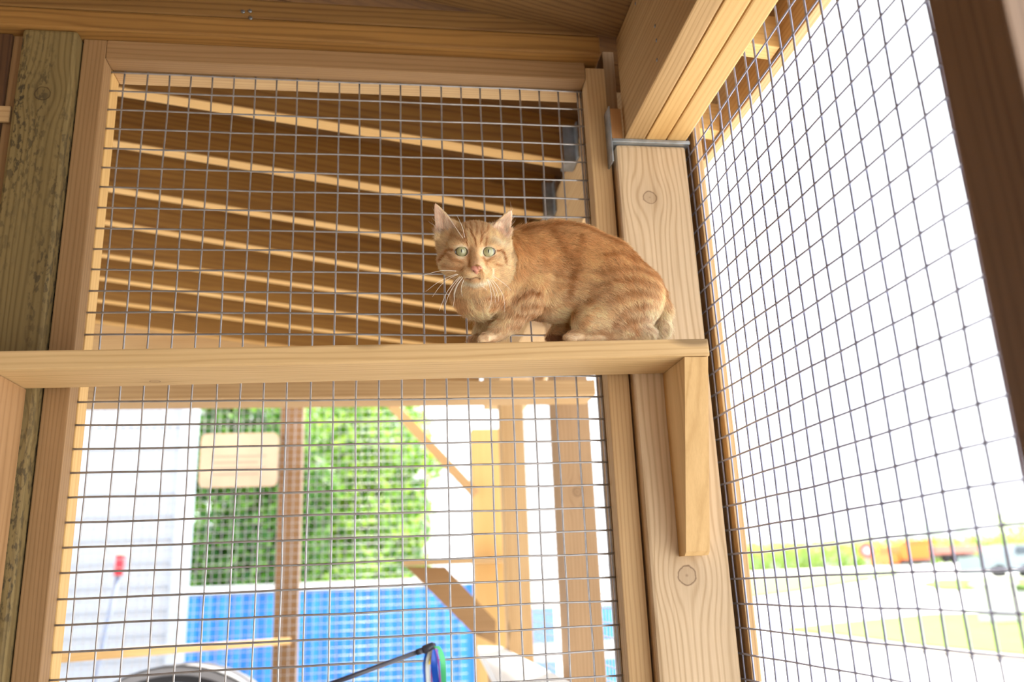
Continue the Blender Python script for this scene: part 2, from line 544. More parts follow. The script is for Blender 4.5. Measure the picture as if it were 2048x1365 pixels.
gb = extrude_outline('gable_board', [(-3.1, 2.43, 2.16), (0.895, 2.43, 2.16), (0.895, 2.43, roof_z(0.895) + 0.04), (-3.1, 2.43, roof_z(-3.1) + 0.04)], (0, 0.03, 0), W_TAN)
tag(gb, 'long board closing the far end of the rafter bay just above the shelf', 'board')

# rafters behind the panel (left end x, left y, right end x, right y of the lit under-edge)
raf = [((300, 183), (1122, 318)), ((230, 280), (1084, 425)), ((230, 374), (870, 481)), ((228, 443), (900, 559)),
       ((226, 510), (900, 612)), ((224, 557), (930, 660)), ((222, 602), (700, 666)), ((220, 645), (640, 700))]
words = ['nearest the wire panel, reaching highest', 'second behind the wire panel, passing just above the cat ears',
         'third behind the wire panel, meeting the cat ear', 'fourth behind the wire panel, at cat eye level', 'fifth behind the wire panel, level with the cat muzzle',
         'sixth behind the wire panel, above the dim last rafters', 'seventh behind the wire panel, close over the shelf', 'last one visible, just above the shelf board']
Z0 = 2.4265
hang0 = None
for k, (a, b) in enumerate(raf):
    Ys = []
    for q in (a, b):
        d = RC.T @ np.array([(q[0] - 1024) / F_PX, (q[1] - 682.5) / F_PX, 1.0])
        s = (Z0 - SL * CAM[0] - CAM[2]) / (d[2] + SL * d[0])
        Ys.append((CAM + s * d)[1])
    Yr = 0.25 + 0.265 * k if False else float(np.mean(Ys))
    pa = at(a[0], a[1], Yr); pb = at(b[0], b[1], Yr)
    sl = (pb[2] - pa[2]) / (pb[0] - pa[0])
    zx = lambda x: pa[2] + sl * (x - pa[0])
    e = empty('rafter', (0.9, Yr, zx(0.9)))
    tag(e, 'sloping roof rafter ' + words[k], 'rafter', 'rafters behind the wire wall')
    h = 0.135
    beam2('joist', (-3.0, Yr + .019, zx(-3.0) + h / 2), (0.9035, Yr + .019, zx(0.9035) + h / 2), 0.038, h, W_RAFTER, e)
    beam2('edge_strip', (-3.0, Yr + .019, zx(-3.0) - 0.0015), (0.89, Yr + .019, zx(0.89) - 0.0015), 0.038, 0.003, W_FRESH, e, bev=0)  # thin pale strip painting in the bounce-lit rafter underside
    # hanger: cheek plates and seat
    x0 = 0.86; zb = zx(0.885) - 0.006
    hv = []; hf = []
    def hb(x0, x1, y0, y1, z0, z1):
        b0 = len(hv)
        for (X_, Y_, Z_) in ((x0, y0, z0), (x1, y0, z0), (x1, y1, z0), (x0, y1, z0), (x0, y0, z1), (x1, y0, z1), (x1, y1, z1), (x0, y1, z1)):
            hv.append((X_, Y_, Z_))
        for q in ((0, 3, 2, 1), (4, 5, 6, 7), (0, 1, 5, 4), (1, 2, 6, 5), (2, 3, 7, 6), (3, 0, 4, 7)):
            hf.append(tuple(b0 + t for t in q))
    hb(0.874, 0.903, Yr - 0.003, Yr - 0.001, zb, zb + 0.095)
    hb(0.874, 0.903, Yr + 0.039, Yr + 0.041, zb, zb + 0.095)
    hb(0.874, 0.903, Yr - 0.003, Yr + 0.041, zb - 0.002, zb)
    hb(0.9005, 0.9035, Yr - 0.03, Yr - 0.001, zb, zb + 0.09)
    hg = poly_mesh('joist_hanger', hv, hf, GALV); set_parent(hg, e)
    hg['label'] = 'galvanised metal hanger'

# eaves outside the right wall: fascia and rafter tails
fascia = beam2('fascia_board', (1.151, -3.0, 2.2790), (1.151, 3.2, 2.2790), 0.018, 0.140, W_TAN)
tag(fascia, 'sunlit fascia board along the roof edge outside the right wire wall', 'board')
for k, yv in enumerate((0.055, 0.335, 0.615, -0.505, -0.225)):
    t = beam2('rafter_tail', (1.0235, yv, 2.262), (1.1415, yv, 2.250), 0.038, 0.062, W_FRESH)
    tag(t, 'short rafter tail under the outside eaves, ' + ('just behind the corner post', 'second behind the corner post', 'farthest behind the corner post', 'nearest the camera at the top edge', 'directly above the right mesh near the corner post')[k], 'rafter tail', 'rafter tails under the eaves')

# ------------------------------------------------------------------ right wire wall
XR = 1.0303
rp = empty('wire_wall_panel', (XR, -0.4, 0))
tag(rp, 'tall wooden framed square wire panel on the right facing the bright yard', 'wire panel')
ysr = [-0.6678 + k * P for k in range(-3, 19)]
vsr = [2.27 - 0.8104 - n * P for n in range(-22, 32)]
wire_grid('wire_mesh', ysr, vsr, (-0.79, 0.03), (2.31, 0.25), lambda u, v, n: (XR - n, u, v), ZINC_B, rp, seed=9, r=0.0017)
board('stile', (1.0345, 1.0500), (-0.075, 0.03), (0.001, 2.28), 'z', W_TAN, rp)
npost = board('post', (1.000, 1.092), (-0.872, -0.782), (0, 2.131), 'z', wood('near_post_wood', (0.25, 0.165, 0.11), (0.16, 0.10, 0.065), 90, 0.4), bev=0.004)
tag(npost, 'out-of-focus dark post at the right edge of the picture', 'post')

# ------------------------------------------------------------------ cat shelf
shelf = empty('cat_shelf', (0.45, -0.12, 1.69))
tag(shelf, 'long narrow wooden shelf on two brackets that the cat crouches on', 'shelf')
YF = -0.180
pts_front = [at(1416.5, 677, YF), at(1416.5, 706, YF)]
ru = pts_front[0]; rl = at(1416.5, 706.5, YF)
sl_s = (at(0, 702, YF)[2] - at(1416, 677, YF)[2]) / (at(0, 702, YF)[0] - at(1416, 677, YF)[0])
def shelf_z(x): return ru[2] + sl_s * (x - ru[0])
TH = 0.0290
xa, xb = -0.42, float(ru[0])
so = beam2('shelf_board', (xa, -0.1225, shelf_z(xa) - TH / 2), (xb, -0.1225, shelf_z(xb) - TH / 2), 0.115, TH,
           wood('shelf_pine', (0.66, 0.45, 0.22), (0.46, 0.28, 0.11), 105, 0.40, knots=((float(at(315, 760, YF + .1)[0]) - (xa + xb) / 2, 0.028, 0.008),), zmix=0.9), shelf, bev=0.003)
# right bracket: tapered board, square at top, pointed foot on the post
bx0, bx1 = 0.9375, 0.9765
zt = shelf_z(0.95) - TH - 0.001
W_BR = wood('bracket_pine', (0.66, 0.43, 0.19), (0.47, 0.28, 0.10), 60, 0.35, vor=False)
def bracket(x0, x1, zt, yb, yt, zfoot, name='bracket', W_BR=W_BR):
    o = extrude_outline(name, [(0, yb, zt), (0, yt, zt), (0, -0.1, zfoot + 0.006), (0, -0.092, zfoot), (0, yb, zfoot)], (x1 - x0, 0, 0), W_BR, None)
    # stand the grain upright: rotate local axes so local X is world Z
    me = o.data
    for v in me.vertices:
        X, Y, Z = v.co; v.co = (Z - 1.55, X, Y)
    o.matrix_basis = Matrix(((0, 1, 0, x0), (0, 0, 1, 0), (1, 0, 0, 1.55), (0, 0, 0, 1)))
    set_parent(o, shelf)
    return o
bracket(bx0, bx1, zt, -0.0650, -0.1785, 1.383)
bracket(-0.1160, -0.0780, shelf_z(-0.09) - TH - 0.001, -0.0660, -0.1785, 1.352, W_BR=wood('bracket_shaded', (0.36, 0.20, 0.085), (0.24, 0.12, 0.04), 90, 0.45))  # darker wood carries the shade on the left bracket

# ------------------------------------------------------------------ behind: next bay
hd = board('header_beam', (-0.9, 1.035), (0.80, 0.93), (1.842, 1.884), 'x', W_TAN)
tag(hd, 'level timber rail crossing behind the wire panel just under the shelf', 'beam')
hd2 = None
# right-hand wall posts of the next bay
p1 = board('post', (0.962, 1.060), (1.0, 1.11), (0, 2.131), 'z', wood('knotty_post', (0.44, 0.28, 0.15), (0.29, 0.17, 0.08), 110, 0.4, vor=False, knots=((1.60 - 1.0655, 0.0, 0.013),)))
tag(p1, 'brown post with a dark knot seen through the lower mesh beside the corner post', 'post')
p2 = board('post', (0.918, 1.010), (1.92, 2.01), (0, 2.131), 'z', W_TAN)
tag(p2, 'middle blurred post of the next bay between two pale gaps', 'post')
p3 = board('post', (0.893, 1.035), (2.9, 3.06), (0, 2.131), 'z', W_FRESH)
tag(p3, 'far corner post of the next bay that carries the small triangular shelf', 'post')
p4 = board('post', (-0.100, 0.018), (3.165, 3.25), (0, 2.45), 'z', wood('far_post_brown', (0.30, 0.17, 0.075), (0.20, 0.10, 0.04), 90, 0.45))
tag(p4, 'blurred brown post standing in the far wire wall left of the blue fence middle', 'post')
fp = empty('wire_wall_panel', (0, 3.1, 0)); tag(fp, 'blurred far wire panel in front of the green trees', 'wire panel')
wire_grid('wire_mesh', [-1.5 + i * P for i in range(62)], [0.02 + i * P for i in range(62)], (-1.5, 0.86), (0.02, 2.38), lambda u, v, n: (u, 3.1 - n, v), ZINC, fp, jit=0, step=0.6, sides=4)
board('rail', (-1.5, 0.866), (3.12, 3.16), (2.37, 2.44), 'x', W_TAN, fp)
sp = empty('wire_wall_panel', (1.04, 1.6, 0)); tag(sp, 'side wire panel of the next bay seen edge-on between the blurred posts', 'wire panel')
wire_grid('wire_mesh', [0.10 + i * P for i in range(78)], [0.02 + i * P for i in range(55)], (0.10, 3.06), (0.02, 2.10), lambda u, v, n: (1.073 - n, u, v), ZINC, sp, jit=0, step=0.6, sides=4)
board('stile', (1.076, 1.092), (0.10, 0.14), (0.0, 2.12), 'z', W_TAN, sp)

br = beam2('diagonal_brace', at(750, 775, 2.86), at(952, 990, 2.86), 0.04, 0.045, W_TAN)
tag(br, 'slanting timber brace running down to the far corner post', 'brace')
fs = empty('corner_shelf', (0.8, 2.8, 1.4)); tag(fs, 'small triangular shelf with a wide slanting bracket on the far corner post', 'shelf')
a = at(805, 1124, 2.80); b = at(1030, 1118, 2.80)
board('shelf_board', (a[0], b[0]), (2.58, 2.89), (a[2] - 0.02, a[2]), 'x', W_TAN, fs)
q1, q2, q3, q4 = at(812, 1134, 2.72), at(890, 1134, 2.72), at(992, 1243, 2.72), at(946, 1268, 2.72)
extrude_outline('bracket', [q1, q2, q3, at(992, 1290, 2.72), q4], (0, 0.04, 0), W_BROWN, fs)
bn = empty('bench', (0.85, 1.1, 1.1)); tag(bn, 'white-topped plank ledge running along the side wall of the next bay, bottom of picture', 'ledge')
qs = [gp(955, 1293, 1.12), gp(1022, 1293, 1.12), gp(1165, 1372, 1.12), gp(1000, 1372, 1.12)]
qs = [(min(q[0], 0.905), q[1]) for q in qs]
extrude_outline('top_board', [(q[0], q[1], 1.12) for q in qs], (0, 0, -0.03), plain('white_board', (0.8, 0.79, 0.76), 0.6), bn)
board('support', (0.80, 0.84), (1.0, 1.6), (0.0, 1.088), 'z', W_TAN, bn)
pc = beam2('perch_rail', at(60, 1321, 1.45), at(575, 1283, 3.08), 0.035, 0.030, W_FRESH)
tag(pc, 'thin pale wooden perch rail crossing the next bay low down', 'rail')

# exercise wheel
wh = empty('exercise_wheel', (-0.30, 2.1, 0)); tag(wh, 'round black and grey exercise wheel in the bottom left of the next bay', 'wheel')
top = at(345, 1332, 2.1); Rw = 0.46; cx, cz = float(top[0]), float(top[2]) - Rw
def ring(name, r0, r1, y0, y1, mat, parent):
    n = 72; V = []; Fc = []
    for i in range(n):
        a = 2 * math.pi * i / n
        c, s = math.cos(a), math.sin(a)
        V += [(cx + r1 * c, y0, cz + r1 * s), (cx + r1 * c, y1, cz + r1 * s), (cx + r0 * c, y1, cz + r0 * s), (cx + r0 * c, y0, cz + r0 * s)]
    for i in range(n):
        j = (i + 1) % n
        for k in range(4):
            k2 = (k + 1) % 4
            Fc.append((i * 4 + k, i * 4 + k2, j * 4 + k2, j * 4 + k))
    o = poly_mesh(name, V, Fc, mat, parent, smooth=False)
    return o
ring('rim', Rw - 0.006, Rw, 2.10, 2.125, plain('black_plastic', (0.02, 0.02, 0.025), 0.4), wh)
ring('front_flange', Rw - 0.034, Rw - 0.0062, 2.103, 2.12, plain('grey_plastic', (0.30, 0.30, 0.32), 0.5), wh)
ring('running_track', Rw - 0.016, Rw - 0.0065, 2.1205, 2.36, plain('grey_track', (0.22, 0.22, 0.24), 0.7), wh)
ring('inner_rim', Rw - 0.062, Rw - 0.0345, 2.10, 2.13, plain('dark_plastic', (0.02, 0.02, 0.025), 0.4), wh)
ring('back_rim', Rw - 0.05, Rw - 0.0165, 2.34, 2.36, plain('dark_plastic', (0.02, 0.02, 0.025), 0.4), wh)
board('stand', (cx - 0.3, cx + 0.3), (2.05, 2.4), (0, cz - Rw + 0.004), 'x', plain('black_base', (0.02, 0.02, 0.02), 0.5), wh)

# ------------------------------------------------------------------ beyond the cage on the left
wb = empty('building', (-3, 6, 0)); tag(wb, 'pale white sided building wall at the left behind the far mesh', 'building')
m_white = plain('white_siding_shade', (0.41, 0.46, 0.55), 0.6)  # white siding, its sky-lit shade put into a blue-grey base
yb0, yb1 = 5.0, 9.5
xw = float(at(370, 1000, 5.0)[0])
V = []; Fc = []
nb = 22
for k in range(nb):
    z0 = 0.16 * k; z1 = z0 + 0.16
    b0 = len(V)
    V += [(-6, yb0 - 0.014, z0), (xw, yb0 - 0.014, z0), (xw, yb0, z1), (-6, yb0, z1), (-6, yb0 + 0.3, z0), (xw, yb0 + 0.3, z0), (xw, yb0 + 0.3, z1), (-6, yb0 + 0.3, z1)]
    Fc += [(b0, b0 + 1, b0 + 2, b0 + 3), (b0 + 1, b0 + 5, b0 + 6, b0 + 2), (b0 + 3, b0 + 2, b0 + 6, b0 + 7), (b0, b0 + 4, b0 + 5, b0 + 1), (b0 + 4, b0 + 7, b0 + 6, b0 + 5)]
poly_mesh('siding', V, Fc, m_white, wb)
board('corner_trim', (xw - 0.06, xw + 0.03), (yb0 - 0.03, yb0 - 0.016), (0, 3.5), 'z', plain('trim_white_shade', (0.46, 0.54, 0.66), 0.5), wb)  # white trim toned with the same painted shade as the siding
pole = empty('marker_pole', (-0.95, 4.2, 0)); tag(pole, 'leaning grey pole with a red grip and white tip against the white building', 'pole')
pa = at(242, 1112, 4.3); pb = at(236, 1152, 4.3); pz = at(196, 1330, 4.3)
dirp = (pz - pb) / (pz - pb)[2]
pf = pb + dirp * (0.0 - pb[2])
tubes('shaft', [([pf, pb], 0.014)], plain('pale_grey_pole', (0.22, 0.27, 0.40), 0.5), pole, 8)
tubes('grip', [([pb, pa], 0.030)], plain('red_grip', (0.65, 0.03, 0.06), 0.4), pole, 10)
tubes('tip', [([pa, pa + (pa - pb) * 0.28, pa + (pa - pb) * 0.34], [0.034, 0.034, 0.016])], plain('white_tip', (0.85, 0.8, 0.75), 0.4), pole, 10)

bf = empty('fence', (0, 6, 0)); tag(bf, 'bright blue panelled fence with a white top edge behind the far mesh', 'fence')
m_blue = plain('blue_panel', (0.03, 0.27, 0.75), 0.5, 0, 0.08, 3)
zt6 = float(at(600, 1182, 6.0)[2])
V = []; Fc = []
xs0 = float(at(350, 1180, 6.0)[0]); xs1 = float(at(1000, 1180, 6.0)[0])
nb = 22; wdt = (xs1 - xs0) / nb
for k in range(nb):
    x0 = xs0 + k * wdt
    for (u0, u1, dy) in ((0, .5, 0), (.5, 1, 0.03)):
        b0 = len(V)
        V += [(x0 + u0 * wdt, 6 + dy, 0), (x0 + u1 * wdt, 6 + dy, 0), (x0 + u1 * wdt, 6 + dy, zt6), (x0 + u0 * wdt, 6 + dy, zt6),
              (x0 + u0 * wdt, 6.08, 0), (x0 + u1 * wdt, 6.08, 0), (x0 + u1 * wdt, 6.08, zt6), (x0 + u0 * wdt, 6.08, zt6)]
        for q in ((0, 1, 2, 3), (1, 5, 6, 2), (0, 3, 7, 4), (3, 2, 6, 7), (5, 4, 7, 6)):
            Fc.append(tuple(b0 + t for t in q))
poly_mesh('panel', V, Fc, m_blue, bf)
board('top_edge', (xs0, xs1), (5.97, 6.11), (zt6, zt6 + 0.06), 'x', plain('white_edge', (0.8, 0.8, 0.8), 0.6), bf)
bf2 = empty('fence', (2.2, 5, 0)); tag(bf2, 'blue railings with white panels to the right of the far corner post', 'fence')
z2 = float(at(1110, 1215, 6.4)[2])
x2a, x2b = float(at(1062, 1200, 6.4)[0]), float(at(1300, 1200, 6.4)[0])
for k in range(5):
    xx = x2a + (x2b - x2a) * k / 4
    board('picket_panel', (xx, xx + 0.20), (6.4, 6.44), (0, z2 + (0.05 if k % 2 else 0)), 'z', m_blue, bf2)
board('rail', (x2a, x2b + .2), (6.36, 6.398), (z2 - 0.45, z2 - 0.30), 'x', plain('white_rail', (0.75, 0.8, 0.85), 0.6), bf2)
sg = empty('sign_board', tuple(at(478, 920, 3.07))); tag(sg, 'pale tan sign board with rounded corners fixed on the far mesh', 'sign')
sp0 = at(404, 869, 3.07); sp1 = at(554, 973, 3.07)
sw, sh = sp1[0] - sp0[0], sp0[2] - sp1[2]
def round_rect(x0, x1, z0, z1, y, r, n=6):
    out = []
    for (cx_, cz_, a0) in ((x1 - r, z1 - r, 0), (x0 + r, z1 - r, 90), (x0 + r, z0 + r, 180), (x1 - r, z0 + r, 270)):
        for k in range(n + 1):
            a = math.radians(a0 + 90 * k / n); out.append((cx_ + r * math.cos(a), y, cz_ + r * math.sin(a)))
    return out
extrude_outline('board', round_rect(sp0[0], sp1[0], sp1[2], sp0[2], 3.06, 0.03), (0, 0.015, 0), plain('sign_tan', (0.66, 0.50, 0.38), 0.7, 0, 0.08, 9), sg)
Vl, Fl = [], []
for k in range(4):
    z = sp0[2] - sh * (0.42 + 0.11 * k); x0 = sp0[0] + sw * 0.15; x1 = sp0[0] + sw * (0.85 - 0.1 * (k % 2))
    b0 = len(Vl)
    for X_, Z_ in ((x0, z), (x1, z), (x1, z - 0.008), (x0, z - 0.008)): Vl.append((X_, 3.0585, Z_))
    Fl.append((b0, b0 + 1, b0 + 2, b0 + 3))
poly_mesh('faded_marks', Vl, Fl, plain('faded_ink', (0.45, 0.36, 0.30), 0.8), sg)

# foliage
def leaf_mass(name, centers, n, size, mats, seed, parent=None):
    rs = np.random.RandomState(seed)
    V = []; Fc = []; mi = []
    cs = np.array([c[:3] for c in centers]); rr = np.array([c[3:] for c in centers])
    wgt = (rr[:, 0] * rr[:, 2]); wgt = wgt / wgt.sum()
    for i in range(n):
        k = rs.choice(len(centers), p=wgt)
        u = rs.normal(size=3); u /= np.linalg.norm(u)
        rad = 0.55 + 0.45 * rs.rand() ** 0.5
        p = cs[k] + u * rr[k] * rad
        a = rs.normal(size=3); a /= np.linalg.norm(a); b = np.cross(a, u + 0.3 * rs.normal(size=3)); b /= np.linalg.norm(b) + 1e-9
        s = size * (0.6 + 0.8 * rs.rand())
        b0 = len(V)
        V += [p - a * s, p + b * s * .45 - a * s * .1, p + a * s, p - b * s * .45 - a * s * .1]
        Fc.append((b0, b0 + 1, b0 + 2, b0 + 3)); mi.append(rs.randint(len(mats)))
    me = bpy.data.meshes.new(name)
    me.from_pydata([tuple(v) for v in V], [], Fc)
    for m_ in mats: me.materials.append(m_)
    me.polygons.foreach_set('material_index', mi)
    o = bpy.data.objects.new(name, me); COL.objects.link(o)
    if parent is not None: set_parent(o, parent)
    return o


def leafmat(name, c):
    m, nt, b = new_mat(name, 0.55)
    b.inputs['Base Color'].default_value = (*c, 1)
    tr = nt.nodes.new('ShaderNodeBsdfTranslucent'); tr.inputs[0].default_value = (c[0] * 1.3, c[1] * 1.3, c[2] * 0.7, 1)
    mx = nt.nodes.new('ShaderNodeMixShader'); mx.inputs[0].default_value = 0.4
    nt.links.new(b.outputs[0], mx.inputs[1]); nt.links.new(tr.outputs[0], mx.inputs[2])
    nt.links.new(mx.outputs[0], nt.nodes['Material Output'].inputs['Surface'])
    return m
LA = [leafmat('leaf_mid', (0.09, 0.24, 0.03)), leafmat('leaf_dark', (0.035, 0.13, 0.02)), leafmat('leaf_light', (0.18, 0.36, 0.05))]
LB = [leafmat('leaf_yellow', (0.48, 0.66, 0.10)), leafmat('leaf_fresh', (0.30, 0.52, 0.08)), leafmat('leaf_green', (0.10, 0.26, 0.03))]
W_BARK = wood('bark', (0.16, 0.11, 0.07), (0.07, 0.05, 0.03), 30, 0.5, vor=False)


def tree(x0, x1, Y, blobs, mats, label, n, size, seed, hz=0.0):
    e = empty('tree', ((x0 + x1) / 2, Y, 0)); tag(e, label, 'tree', 'trees behind the far wire wall')
    leaf_mass('foliage', blobs, n, size, mats, seed, e)
    bx = blobs[0]
    tubes('trunk', [([((x0 + x1) / 2, Y, 0), ((x0 + x1) / 2 + .05, Y, 1.2), ((x0 + x1) / 2, Y, bx[2])], [0.12, 0.1, 0.05])], W_BARK, e, 10)
    return e


def blobs_px(lst, Y):
    out = []
    for (px, py, r) in lst:
        p = at(px, py, Y); s = mpp(p); out.append((p[0], Y, p[2], r * s, r * s * 0.8, r * s))
    return out
b1 = blobs_px([(420, 1050, 130), (500, 900, 130), (420, 880, 120), (540, 1080, 120), (500, 1160, 110), (380, 1160, 100), (590, 990, 90)], 8.2)
tree(b1[0][0], b1[3][0], 8.2, b1, LA, 'dense mid green tree behind the tan sign board', 15000, 0.055, 5)
b2 = blobs_px([(700, 1000, 130), (660, 880, 130), (760, 870, 105), (780, 1040, 90), (700, 1120, 110), (620, 1080, 110), (800, 1130, 60), (850, 940, 35)], 9.5)
tree(b2[0][0], b2[0][0] + 0.5, 9.5, b2, LB, 'bright yellow-green tree right of the brown far post', 12000, 0.07, 6)

# ------------------------------------------------------------------ far things beyond the right mesh
def far_tree(px, py, rpx, Y, mats, label, seed):
    p = at(px, py, Y); s = mpp(p); r = rpx * s
    e = empty('tree', (p[0], Y, 1.49)); tag(e, label, 'tree', 'distant trees beyond the yard')
    bl = [(p[0], Y, p[2], r, r, r), (p[0] + r * .6, Y, p[2] - r * .5, r * .7, r * .7, r * .7), (p[0] - r * .6, Y, p[2] - r * .4, r * .75, r * .7, r * .7)]
    leaf_mass('foliage', bl, 900, r * 0.09, mats, seed, e)
    tubes('trunk', [([(p[0], Y, 1.49), (p[0], Y, p[2])], [r * .1, r * .06])], W_BARK, e, 8)
LC = [leafmat('far_leaf', (0.22, 0.38, 0.28)), leafmat('far_leaf_hazed', (0.35, 0.50, 0.36))]  # distance haze is put into these leaf colours
LD = [leafmat('hedge_leaf', (0.34, 0.48, 0.14)), leafmat('hedge_leaf_hazed', (0.42, 0.54, 0.2))]  # paled to carry the haze over the far shrubs
ft = [(1678, 1066, 13, 'pointed distant tree left of the round red sign', LC), (1713, 1071, 9, 'smaller distant tree just left of the round red sign', LC),
      (1866, 1062, 19, 'rounded distant tree above the orange machine', LC), (1925, 1060, 14, 'dark distant tree right of the rounded one', LC),
      (1818, 1072, 12, 'small distant tree left of the rounded one', LC), (2040, 1050, 42, 'large yellow-green tree at the right picture edge', LD)]
for k, (px, py, r, lab, mt) in enumerate(ft):
    far_tree(px, py, r, 70, mt, lab, 20 + k)
hb_ = leaf_mass('hedge', [(*at(1470 + 38 * k, 1118 - 1.4 * k, 60), 1.6, 1.2, 1.15) for k in range(17)], 7000, 0.20, LD, 40)
tag(hb_, 'long pale green bank of shrubs behind the field', 'hedge')
def far_building(px0, px1, ytop, ybot, Y, col, label, roof=None):
    a = at(px0, ytop, Y); b = at(px1, ytop, Y)
    e = empty('building', ((a[0] + b[0]) / 2, Y, 1.49)); tag(e, label, 'building')
    board('wall', (a[0], b[0]), (Y, Y + 6), (1.48, a[2]), 'x', plain('far_wall', col, 0.8), e, bev=0)
    if roof:
        h = (b[0] - a[0]) * 0.16
        V = [(a[0] - .3, Y - .3, a[2]), (b[0] + .3, Y - .3, a[2]), (b[0] + .3, Y + 6.3, a[2]), (a[0] - .3, Y + 6.3, a[2]), (a[0] + (b[0] - a[0]) * .25, Y + 3, a[2] + h), (b[0] - (b[0] - a[0]) * .25, Y + 3, a[2] + h)]
        poly_mesh('roof', V, [(0, 1, 5, 4), (1, 2, 5), (2, 3, 4, 5), (3, 0, 4), (0, 3, 2, 1)], plain('far_roof', roof, 0.8), e)
far_building(1478, 1555, 1090, 1150, 95, (0.55, 0.55, 0.55), 'distant low house with a grey roof at the left of the right mesh view', (0.33, 0.33, 0.38))
far_building(1578, 1632, 1086, 1150, 95, (0.6, 0.6, 0.6), 'distant small house with a grey roof behind the field middle', (0.36, 0.36, 0.42))
far_building(1722, 1800, 1078, 1155, 80, (0.66, 0.68, 0.74), 'distant pale grey building behind the round red sign')
rs_ = empty('road_sign', (0, 0, 0)); tag(rs_, 'round red sign on a thin post beyond the driveway', 'sign')
p = at(1734, 1102, 30); s = mpp(p)
V = [(p[0] + 17 * s * math.cos(2 * math.pi * (k + .5) / 8), 30, p[2] + 17 * s * math.sin(2 * math.pi * (k + .5) / 8)) for k in range(8)]
extrude_outline('plate', V, (0, 0.03, 0), plain('sign_red', (0.75, 0.10, 0.08), 0.5), rs_)
V = [(p[0] + 9 * s * math.cos(2 * math.pi * (k + .5) / 8), 29.98, p[2] + 7 * s * math.sin(2 * math.pi * (k + .5) / 8)) for k in range(8)]
extrude_outline('centre', V, (0, 0.015, 0), plain('sign_centre', (0.75, 0.55, 0.6), 0.5), rs_)
tubes('pole', [([(p[0], 30.05, terr(30.05)), (p[0], 30.05, p[2])], 0.03)], GALV, rs_, 8)
# orange machine on a trailer
om = empty('machine', (0, 0, 0)); tag(om, 'bright orange low machine parked on the far driveway', 'machine')
def bxp(name, px0, px1, py0, py1, Y, dy, mat, parent):
    a = at(px0, py0, Y); b = at(px1, py1, Y)
    return board(name, (a[0], b[0]), (Y, Y + dy), (b[2], a[2]), 'x', mat, parent, bev=0.01)
m_or = plain('orange_paint', (0.85, 0.20, 0.02), 0.4)
bxp('body', 1798, 1862, 1091, 1118, 37, 1.8, m_or, om)
bxp('cab', 1835, 1872, 1080, 1091, 37.1, 1.4, m_or, om)
bxp('blade', 1782, 1800, 1108, 1127, 37, 2.0, m_or, om)
bxp('chassis', 1805, 1866, 1117.5, 1128, 37.3, 1.2, plain('dark_chassis', (0.12, 0.12, 0.13), 0.6), om)
tl = empty('trailer', (0, 0, 0)); tag(tl, 'long reddish flatbed trailer behind the orange machine', 'trailer')
bxp('deck', 1868, 1962, 1093, 1106, 38, 2.4, plain('faded_red', (0.60, 0.24, 0.18), 0.6), tl)
bxp('axle_frame', 1880, 1950, 1106, 1113, 38.3, 1.6, plain('trailer_dark', (0.15, 0.15, 0.17), 0.6), tl)
for pxw in (1895, 1915, 1935):
    q = at(pxw, 1118, 38.0); s = mpp(q)
    tubes('wheel', [([(q[0], 38.0, q[2]), (q[0], 38.25, q[2])], 8 * s)], plain('tyre', (0.03, 0.03, 0.03), 0.8), tl, 16)
vh = empty('truck', (0, 0, 0)); tag(vh, 'dull green-grey truck at the right edge beyond the lawn island', 'truck')
m_gr = plain('grey_green_paint', (0.28, 0.34, 0.36), 0.5)
bxp('body', 1985, 2075, 1112, 1140, 27, 2.0, m_gr, vh)
bxp('cab', 2025, 2080, 1090, 1112, 27.1, 1.8, plain('pale_grey_paint', (0.42, 0.47, 0.52), 0.4), vh)
bxp('window', 2032, 2060, 1094, 1108, 26.98, 0.05, plain('dark_glass', (0.08, 0.1, 0.12), 0.1), vh)
for pxw in (2003, 2058):
    q = at(pxw, 1143, 26.9); s = mpp(q)
    tubes('wheel', [([(q[0], 26.9, q[2]), (q[0], 27.2, q[2])], 12 * s)], plain('tyre', (0.03, 0.03, 0.03), 0.8), vh, 16)
pp = empty('planter', (0, 0, 0)); tag(pp, 'white planter post on the far lawn island', 'planter')
a = at(1990, 1172, 20)
board('pot', (a[0] - .35, a[0] + .35), (19.7, 20.4), (-0.085, a[2]), 'z', plain('white_pot', (0.75, 0.72, 0.74), 0.7), pp, bev=0.03)
board('rim', (a[0] - .42, a[0] + .42), (19.63, 20.47), (a[2] + .001, a[2] + 0.09), 'x', plain('pot_rim', (0.7, 0.67, 0.7), 0.7), pp, bev=0.02)
drape('kerb', [(1640, 1275), (1850, 1303), (2048, 1323), (2300, 1350), (2300, 1356), (2048, 1329), (1850, 1308), (1640, 1278)], plain('kerb_tan', (0.46, 0.40, 0.33), 0.8), 0.05, 'thin tan kerb line along the near lawn', 'kerb')

